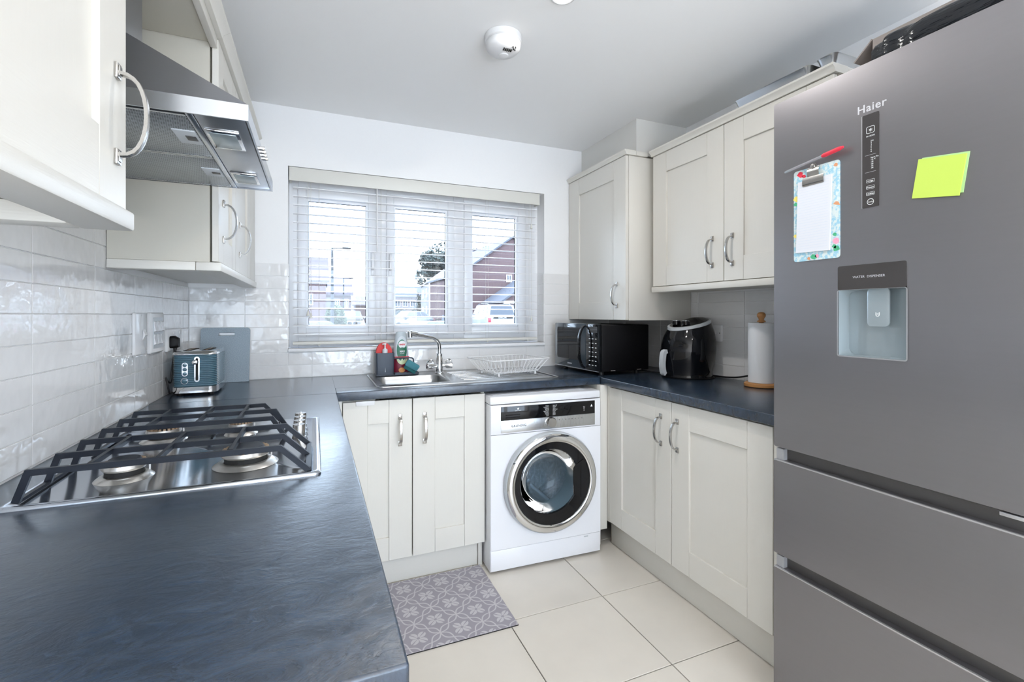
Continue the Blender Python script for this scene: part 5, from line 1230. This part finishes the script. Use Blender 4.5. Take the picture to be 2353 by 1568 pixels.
def house(label, x0, x1, y0, y1, ze, zr, wall, roof, axis='x', M=None, loc=None, ov=0.25, th=0.16, wins=(), ridge_in=0.0):
    """axis: direction the ridge runs"""
    t = thing('house', label, 'house', loc or ((x0+x1)/2, (y0+y1)/2, 0.0))
    b = BM(); zg = -0.1
    if axis == 'y':
        xm = (x0+x1)/2; prism(b, [(x0, zg), (x1, zg), (x1, ze), (xm, zr-0.05), (x0, ze)], y0, y1, 'y')
    else:
        ym = (y0+y1)/2; prism(b, [(y0, zg), (y1, zg), (y1, ze), (ym, zr-0.05), (y0, ze)], x0, x1, 'x')
    part('wall', b, wall, t, M=M, world=True)
    for s in (0, 1):
        b = BM()
        if axis == 'y':
            xm = (x0+x1)/2; xe = (x0-ov) if s == 0 else (x1+ov); sl = (zr-ze)/((x1-x0)/2); zz = ze-ov*sl
            prism(b, [(xe, zz), (xm, zr), (xm, zr+th), (xe, zz+th)], y0-ov, y1+ov, 'y')
        else:
            ym = (y0+y1)/2; ye = (y0-ov) if s == 0 else (y1+ov); sl = (zr-ze)/((y1-y0)/2); zz = ze-ov*sl
            prism(b, [(ye, zz), (ym, zr), (ym, zr+th), (ye, zz+th)], x0-ov, x1+ov, 'x')
        part('roof', b, roof, t, M=M, world=True)
    for q in wins: winp(t, *q, M=M)
    return t
# gable-fronted brick house on the right
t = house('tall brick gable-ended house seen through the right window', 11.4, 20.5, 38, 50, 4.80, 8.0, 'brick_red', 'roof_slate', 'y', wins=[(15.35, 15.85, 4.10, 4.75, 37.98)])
t = house('low brick garage with a pitched roof in front of the gable house', 13.1, 18.3, 33, 37.0, 2.3, 4.0, 'brick_red', 'roof_slate', 'y')
b = BM(); box(b, 13.8, 32.95, 0.05, 16.6, 33.02, 2.0); part('garage_door', b, 'render_white', t, world=True)
b = BM(); box(b, 13.1, 32.9, 2.10, 15.6, 32.99, 2.3); part('fascia_board', b, 'upvc', t, world=True)
# white rendered and brick house beyond, seen through the middle window
Mh = Matrix.Translation((13.2, 51.5, 0)) @ Matrix.Rotation(-math.radians(6.3), 4, 'Z')
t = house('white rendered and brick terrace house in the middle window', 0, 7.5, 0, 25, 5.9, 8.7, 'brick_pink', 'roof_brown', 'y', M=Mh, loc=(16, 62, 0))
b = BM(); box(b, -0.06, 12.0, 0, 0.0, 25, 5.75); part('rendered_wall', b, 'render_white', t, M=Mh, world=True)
for y in (11.8, 8.5):
    b = BM(); tube(b, [(-0.15, y, 0), (-0.15, y, 5.8)], 0.09, 8); part('downpipe', b, 'upvc', t, M=Mh, world=True)
for y in (3.5, 6.5, 16, 21):
    for z in (1.2, 3.8):
        b = BM(); box(b, -0.10, y, z, -0.02, y+1.2, z+1.3, 0); part('window', b, 'upvc', t, M=Mh, world=True)
t = house('long low house with a grey roof far down the street', 14.2, 21.5, 95, 103, 4.9, 7.0, 'brick_pink', 'roof_slate', 'x', wins=[(14.6+1.5*k, 15.6+1.5*k, 2.9, 4.2, 94.95) for k in range(4)])
t = house('brick house with a stepped roof at the left edge of the window', -9.0, 0.78, 40, 47, 3.95, 6.0, 'brick_red', 'roof_brown', 'x', wins=[(-0.75, -0.15, 2.0, 2.9, 39.98)])
t = house('brick terrace with a lilac-brown roof beyond the street lamps', -0.9, 3.45, 52, 58, 3.4, 5.2, 'brick_red', 'roof_brown', 'x', wins=[(1.9, 2.35, 2.0, 2.9, 51.95), (2.75, 3.2, 2.0, 2.9, 51.95)])
b = BM(); box(b, -0.3, 51.2, 0, 1.9, 51.99, 3.0); part('porch', b, 'render_white', t, world=True)
t = house('small distant pink brick house beside the dark parked car', 4.6, 7.6, 64, 70, 2.5, 3.6, 'brick_pink', 'roof_brown', 'x')
def lamp(label, x, y, z, arm):
    t = thing('street_lamp', label, 'street lamp', (x, y, 0.04))
    b = BM(); tube(b, [(x, y, 0.04), (x, y, z)], [0.10, 0.055], 10); part('pole', b, 'lamp_post', t, world=True)
    b = BM(); tube(b, [(x, y, z-0.03), (x+arm*0.6, y, z)], 0.025, 6); part('arm', b, 'lamp_post', t, world=True)
    b = BM(); loft(b, [rrect(x+arm*0.8, y, arm*0.45, 0.25, 0.08, z-0.04, 4), rrect(x+arm*0.8, y, arm*0.5, 0.3, 0.08, z+0.03, 4)]); part('lantern', b, 'lamp_post', t, world=True)
lamp('nearer tall dark street lamp seen through the left window', 0.83, 26.6, 4.8, 0.9); lamp('farther slim street lamp right of the nearer one', 2.62, 50, 4.95, 0.9)
def tree(label, x, y, zc, rx, rz, zg, mat, n, seed, size):
    random.seed(seed); t = thing('tree', label, 'tree', (x, y, zg))
    if zc-rz > zg+0.5:
        b = BM(); tube(b, [(x, y, zg), (x+0.1, y, zc)], [rx*0.10, rx*0.05], 8); part('trunk', b, 'bark', t, world=True)
    b = BM(); cl = [(random.gauss(0, 0.45), random.gauss(0, 0.45), random.gauss(0, 0.42), random.uniform(0.28, 0.5)) for _ in range(16)]
    for _ in range(n):
        c = random.choice(cl); d = Vector((random.gauss(0, 1), random.gauss(0, 1), random.gauss(0, 1))).normalized()*c[3]*random.uniform(0.7, 1.05)
        p = Vector((c[0]+d.x, c[1]+d.y, c[2]+d.z))
        if p.length > 1.15: continue
        q = Vector((x+p.x*rx, y+p.y*rx, zc+p.z*rz)); u = Vector((random.gauss(0, 1), random.gauss(0, 1), random.gauss(0, 1))).normalized()*size; v = u.orthogonal().normalized()*size*0.7
        vs = [b.verts.new(q+u), b.verts.new(q+v), b.verts.new(q-u), b.verts.new(q-v)]; b.faces.new(vs)
    part('foliage', b, mat, t, world=True, kind='stuff')
tree('large dark green tree behind the houses in the middle window', 22.5, 86, 9.4, 5.0, 4.6, 0.05, 'leaf_dark', 7000, 11, 0.35)
tree('light green treetop showing over the gable house roof', 30.3, 92, 12.0, 4.0, 4.0, 0.05, 'leaf_light', 3500, 12, 0.32)
tree('leafy green bush beside the dark parked car', 1.12, 29.4, 0.95, 0.52, 0.85, 0.05, 'leaf_light', 3000, 13, 0.09)
tree('low dark green hedge behind the silver car', 6.1, 40.5, 0.9, 1.3, 0.85, 0.05, 'leaf_dark', 2500, 14, 0.10)
tree('dark green bush left of the far low house', 16.9, 80, 2.6, 1.6, 2.4, 0.05, 'leaf_dark', 2500, 15, 0.2)

def car(name, label, loc, rz, L_, Wc, Hc, body, kind='hatch', view='rear'):
    """length along local y (front towards -y), width along x, z up from the road"""
    t = thing(name, label, 'car', loc, rz)
    clr, belt, bon = 0.22, Hc*0.60, Hc*0.56
    if kind == 'suv': st = [(-0.5, .40, .46), (-0.47, .60, .50), (-0.28, .64, .5), (-0.20, .66, .5), (0.40, .66, .5), (0.48, .64, .49), (0.5, .45, .46)]
    else: st = [(-0.5, .36, .42), (-0.47, .50, .47), (-0.25, .58, .5), (-0.18, .61, .5), (0.36, .63, .5), (0.47, .60, .48), (0.5, .40, .45)]
    b = BM(); rings = []
    for (fy, fz, fw) in st:
        y, zt, hw = fy*L_, fz*Hc, fw*Wc
        rings.append([(-hw*0.94, y, clr), (-hw, y, clr+0.12), (-hw, y, zt-0.10), (-hw*0.93, y, zt), (hw*0.93, y, zt), (hw, y, zt-0.10), (hw, y, clr+0.12), (hw*0.94, y, clr)])
    loft(b, rings); part('body', b, body, t, smooth=35)
    y0, y1, r0, r1 = ((-0.20, 0.47, -0.08, 0.42) if kind == 'suv' else (-0.22, 0.44, -0.06, 0.28))
    zb = 0.63*Hc; hb, hr = 0.46*Wc, 0.38*Wc
    A = [(-hb, y0*L_, zb-0.03), (hb, y0*L_, zb-0.03), (hb, y1*L_, zb), (-hb, y1*L_, zb)]; B = [(-hr, r0*L_, Hc-0.03), (hr, r0*L_, Hc-0.03), (hr, r1*L_, Hc-0.03), (-hr, r1*L_, Hc-0.03)]
    b = BM(); B2 = [(p[0]*0.9, p[1]*0.92, Hc) for p in B]; loft(b, [A, B, B2]); part('cabin', b, body, t, smooth=20)
    for i in range(4):
        p = [Vector(A[i]), Vector(A[(i+1) % 4]), Vector(B[(i+1) % 4]), Vector(B[i])]; c = sum(p, Vector())/4; nn = (p[1]-p[0]).cross(p[3]-p[0]).normalized()
        if nn.dot(Vector((c.x, c.y-0.1, 0))) < 0: nn = -nn
        def pt(u, v): return (p[0]*(1-u)+p[1]*u)*(1-v)+(p[3]*(1-u)+p[2]*u)*v
        spans = [(0.06, 0.94)] if i in (0, 2) else [(0.05, 0.36), (0.39, 0.68), (0.71, 0.93)]
        for (u0, u1) in spans:
            q = [pt(u0, 0.12), pt(u1, 0.12), pt(u1-0.02, 0.88), pt(u0+0.02, 0.88)]; b = BM(); loft(b, [[v_ for v_ in q], [v_+nn*0.012 for v_ in q]]); part('window', b, 'car_glass', t)
    for sx in (-1, 1):
        for fy in (-0.31, 0.31):
            b = BM(); lathe(b, [(0.20, -0.10), (0.31, -0.09), (0.32, 0), (0.31, 0.09), (0.20, 0.10)], (sx*(Wc/2-0.10), fy*L_, 0.322), 24, 'x'); wh = part('wheel', b, 'tyre', t)
            b = BM(); lathe(b, [(0.19, 0.0), (0.18, 0.012), (0.03, 0.014)], (sx*(Wc/2-0.10)+sx*0.10-0.006, fy*L_, 0.322), 16, 'x'); part('hub', b, 'car_silver', wh)
        b = BM(); box(b, sx*Wc*0.40-0.14, -L_*0.5-0.004, Hc*0.40, sx*Wc*0.40+0.12, -L_*0.47, Hc*0.47, 0, 0.02); part('headlight', b, 'lamp_glass', t)
        b = BM(); box(b, sx*Wc*0.44-0.10, L_*0.475, Hc*0.44, sx*Wc*0.44+0.07, L_*0.502, Hc*0.58, 0, 0.02); part('tail_light', b, 'tail_red', t)
        b = BM(); box(b, sx*Wc*0.55-0.08, -L_*0.17, zb-0.05, sx*Wc*0.55+0.08, -L_*0.13, zb+0.09, 0, 0.02); part('wing_mirror', b, body, t)
    b = BM(); box(b, -Wc*0.30, -L_*0.5-0.012, Hc*0.20, Wc*0.30, -L_*0.48, Hc*0.27); part('lower_grille', b, 'tyre', t)
    b = BM(); box(b, -0.26, L_*0.49, Hc*0.30, 0.26, L_*0.5+0.012, Hc*0.37); part('number_plate', b, 'print_yellow', t)
    return t
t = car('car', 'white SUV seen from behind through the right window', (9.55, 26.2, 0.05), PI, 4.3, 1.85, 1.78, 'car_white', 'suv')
# its tail faces the kitchen (rotated half a turn): dark badge bar with letters, roof rails
b = BM(); prism(b, [(-0.62, 1.00), (0.62, 1.00), (0.50, 1.10), (-0.46, 1.10)], 2.150, 2.17, 'y'); part('badge_bar', b, 'satin_black', t)
text('DACIA', 0.13, Matrix.Translation((0.30, 2.172, 1.005)) @ Matrix.Rotation(PI, 4, 'Z') @ TXT['-y'], 'print_white', t, world=False, spacing=1.3, ext=0.001)
for sx in (-1, 1):
    b = BM(); tube(b, smooth_path([(sx*0.66, -0.3, 1.72), (sx*0.66, -0.1, 1.82), (sx*0.66, 1.3, 1.82), (sx*0.66, 1.6, 1.72)], 3), 0.02, 6); part('roof_rail', b, 'car_silver', t)
t = car('car', 'dark navy car facing the kitchen behind the bush', (2.13, 33.0, 0.05), 0, 4.6, 1.65, 1.46, 'car_navy', 'hatch')
for sx in (-1, 1):
    b = BM(); loft(b, [[(p[0]+sx*0.17, y, p[1]) for p in rrect(0, 0.66, 0.30, 0.24, 0.09, 0, 4)] for y in (-2.29, -2.325)]); g = part('kidney_grille', b, 'chrome', t)
    b = BM(); loft(b, [[(p[0]+sx*0.17, y, p[1]) for p in rrect(0, 0.66, 0.25, 0.19, 0.07, 0, 4)] for y in (-2.32, -2.33)]); part('grille_opening', b, 'tyre', g)
car('car', 'silver hatchback parked side-on in front of the low hedge', (6.75, 37.5, 0.05), -math.radians(70), 4.0, 1.7, 1.50, 'car_silver')
car('car', 'pale silver car parked low in front of the motorbike', (3.45, 15.6, -0.42), -math.radians(78), 4.2, 1.7, 1.46, 'car_silver')
car('car', 'blue car roof low in the corner of the left window', (-0.75, 15.2, -0.42), -math.radians(84), 4.0, 1.7, 1.48, 'car_blue')
# motorbike
t = thing('motorbike', 'white and dark motorbike parked beyond the middle window', 'motorbike', (4.75, 19.6, 0.05), math.radians(20))
for y in (-0.62, 0.68):
    b = BM(); P_ = [(0, y+0.27*math.cos(a), 0.30+0.27*math.sin(a)) for a in [2*PI*k/24 for k in range(24)]]; tube(b, P_+[P_[0]], 0.05, 8); wh = part('wheel', b, 'tyre', t)
    b = BM(); lathe(b, [(0.20, -0.02), (0.20, 0.02)], (0, y, 0.30), 20, 'x'); part('hub', b, 'car_silver', wh)
b = BM(); loft(b, [[(p[0], -0.55+0.25*0, p[1]) for p in rrect(0, 0.75, 0.30, 0.34, 0.10, 0, 4)], [(p[0], -0.15, p[1]) for p in rrect(0, 0.72, 0.34, 0.42, 0.12, 0, 4)], [(p[0], 0.25, p[1]) for p in rrect(0, 0.70, 0.24, 0.20, 0.08, 0, 4)]]); part('fairing', b, 'car_white', t, smooth=60)
b = BM(); loft(b, [[(p[0], 0.15, p[1]) for p in rrect(0, 0.82, 0.22, 0.10, 0.04, 0, 4)], [(p[0], 0.85, p[1]) for p in rrect(0, 0.90, 0.18, 0.10, 0.04, 0, 4)]]); part('seat', b, 'tyre', t)
b = BM(); prism(b, [(-0.13, 0.92), (0.13, 0.92), (0.08, 1.18), (-0.08, 1.18)], -0.55, -0.53, 'y'); part('windscreen', b, 'car_glass', t)
b = BM(); tube(b, smooth_path([(-0.38, -0.25, 0.98), (-0.15, -0.40, 1.00), (0.15, -0.40, 1.00), (0.38, -0.25, 0.98)], 4), 0.018, 8); part('handlebar', b, 'tyre', t)
for s in (-1, 1):
    b = BM(); tube(b, [(s*0.09, -0.62, 0.30), (s*0.09, -0.42, 0.95)], 0.03, 8); part('fork', b, 'car_silver', t)
    b = BM(); box(b, s*0.30-0.12, 0.45, 0.45, s*0.30+0.12, 0.90, 0.85, 0, 0.05); part('pannier', b, 'car_white', t)
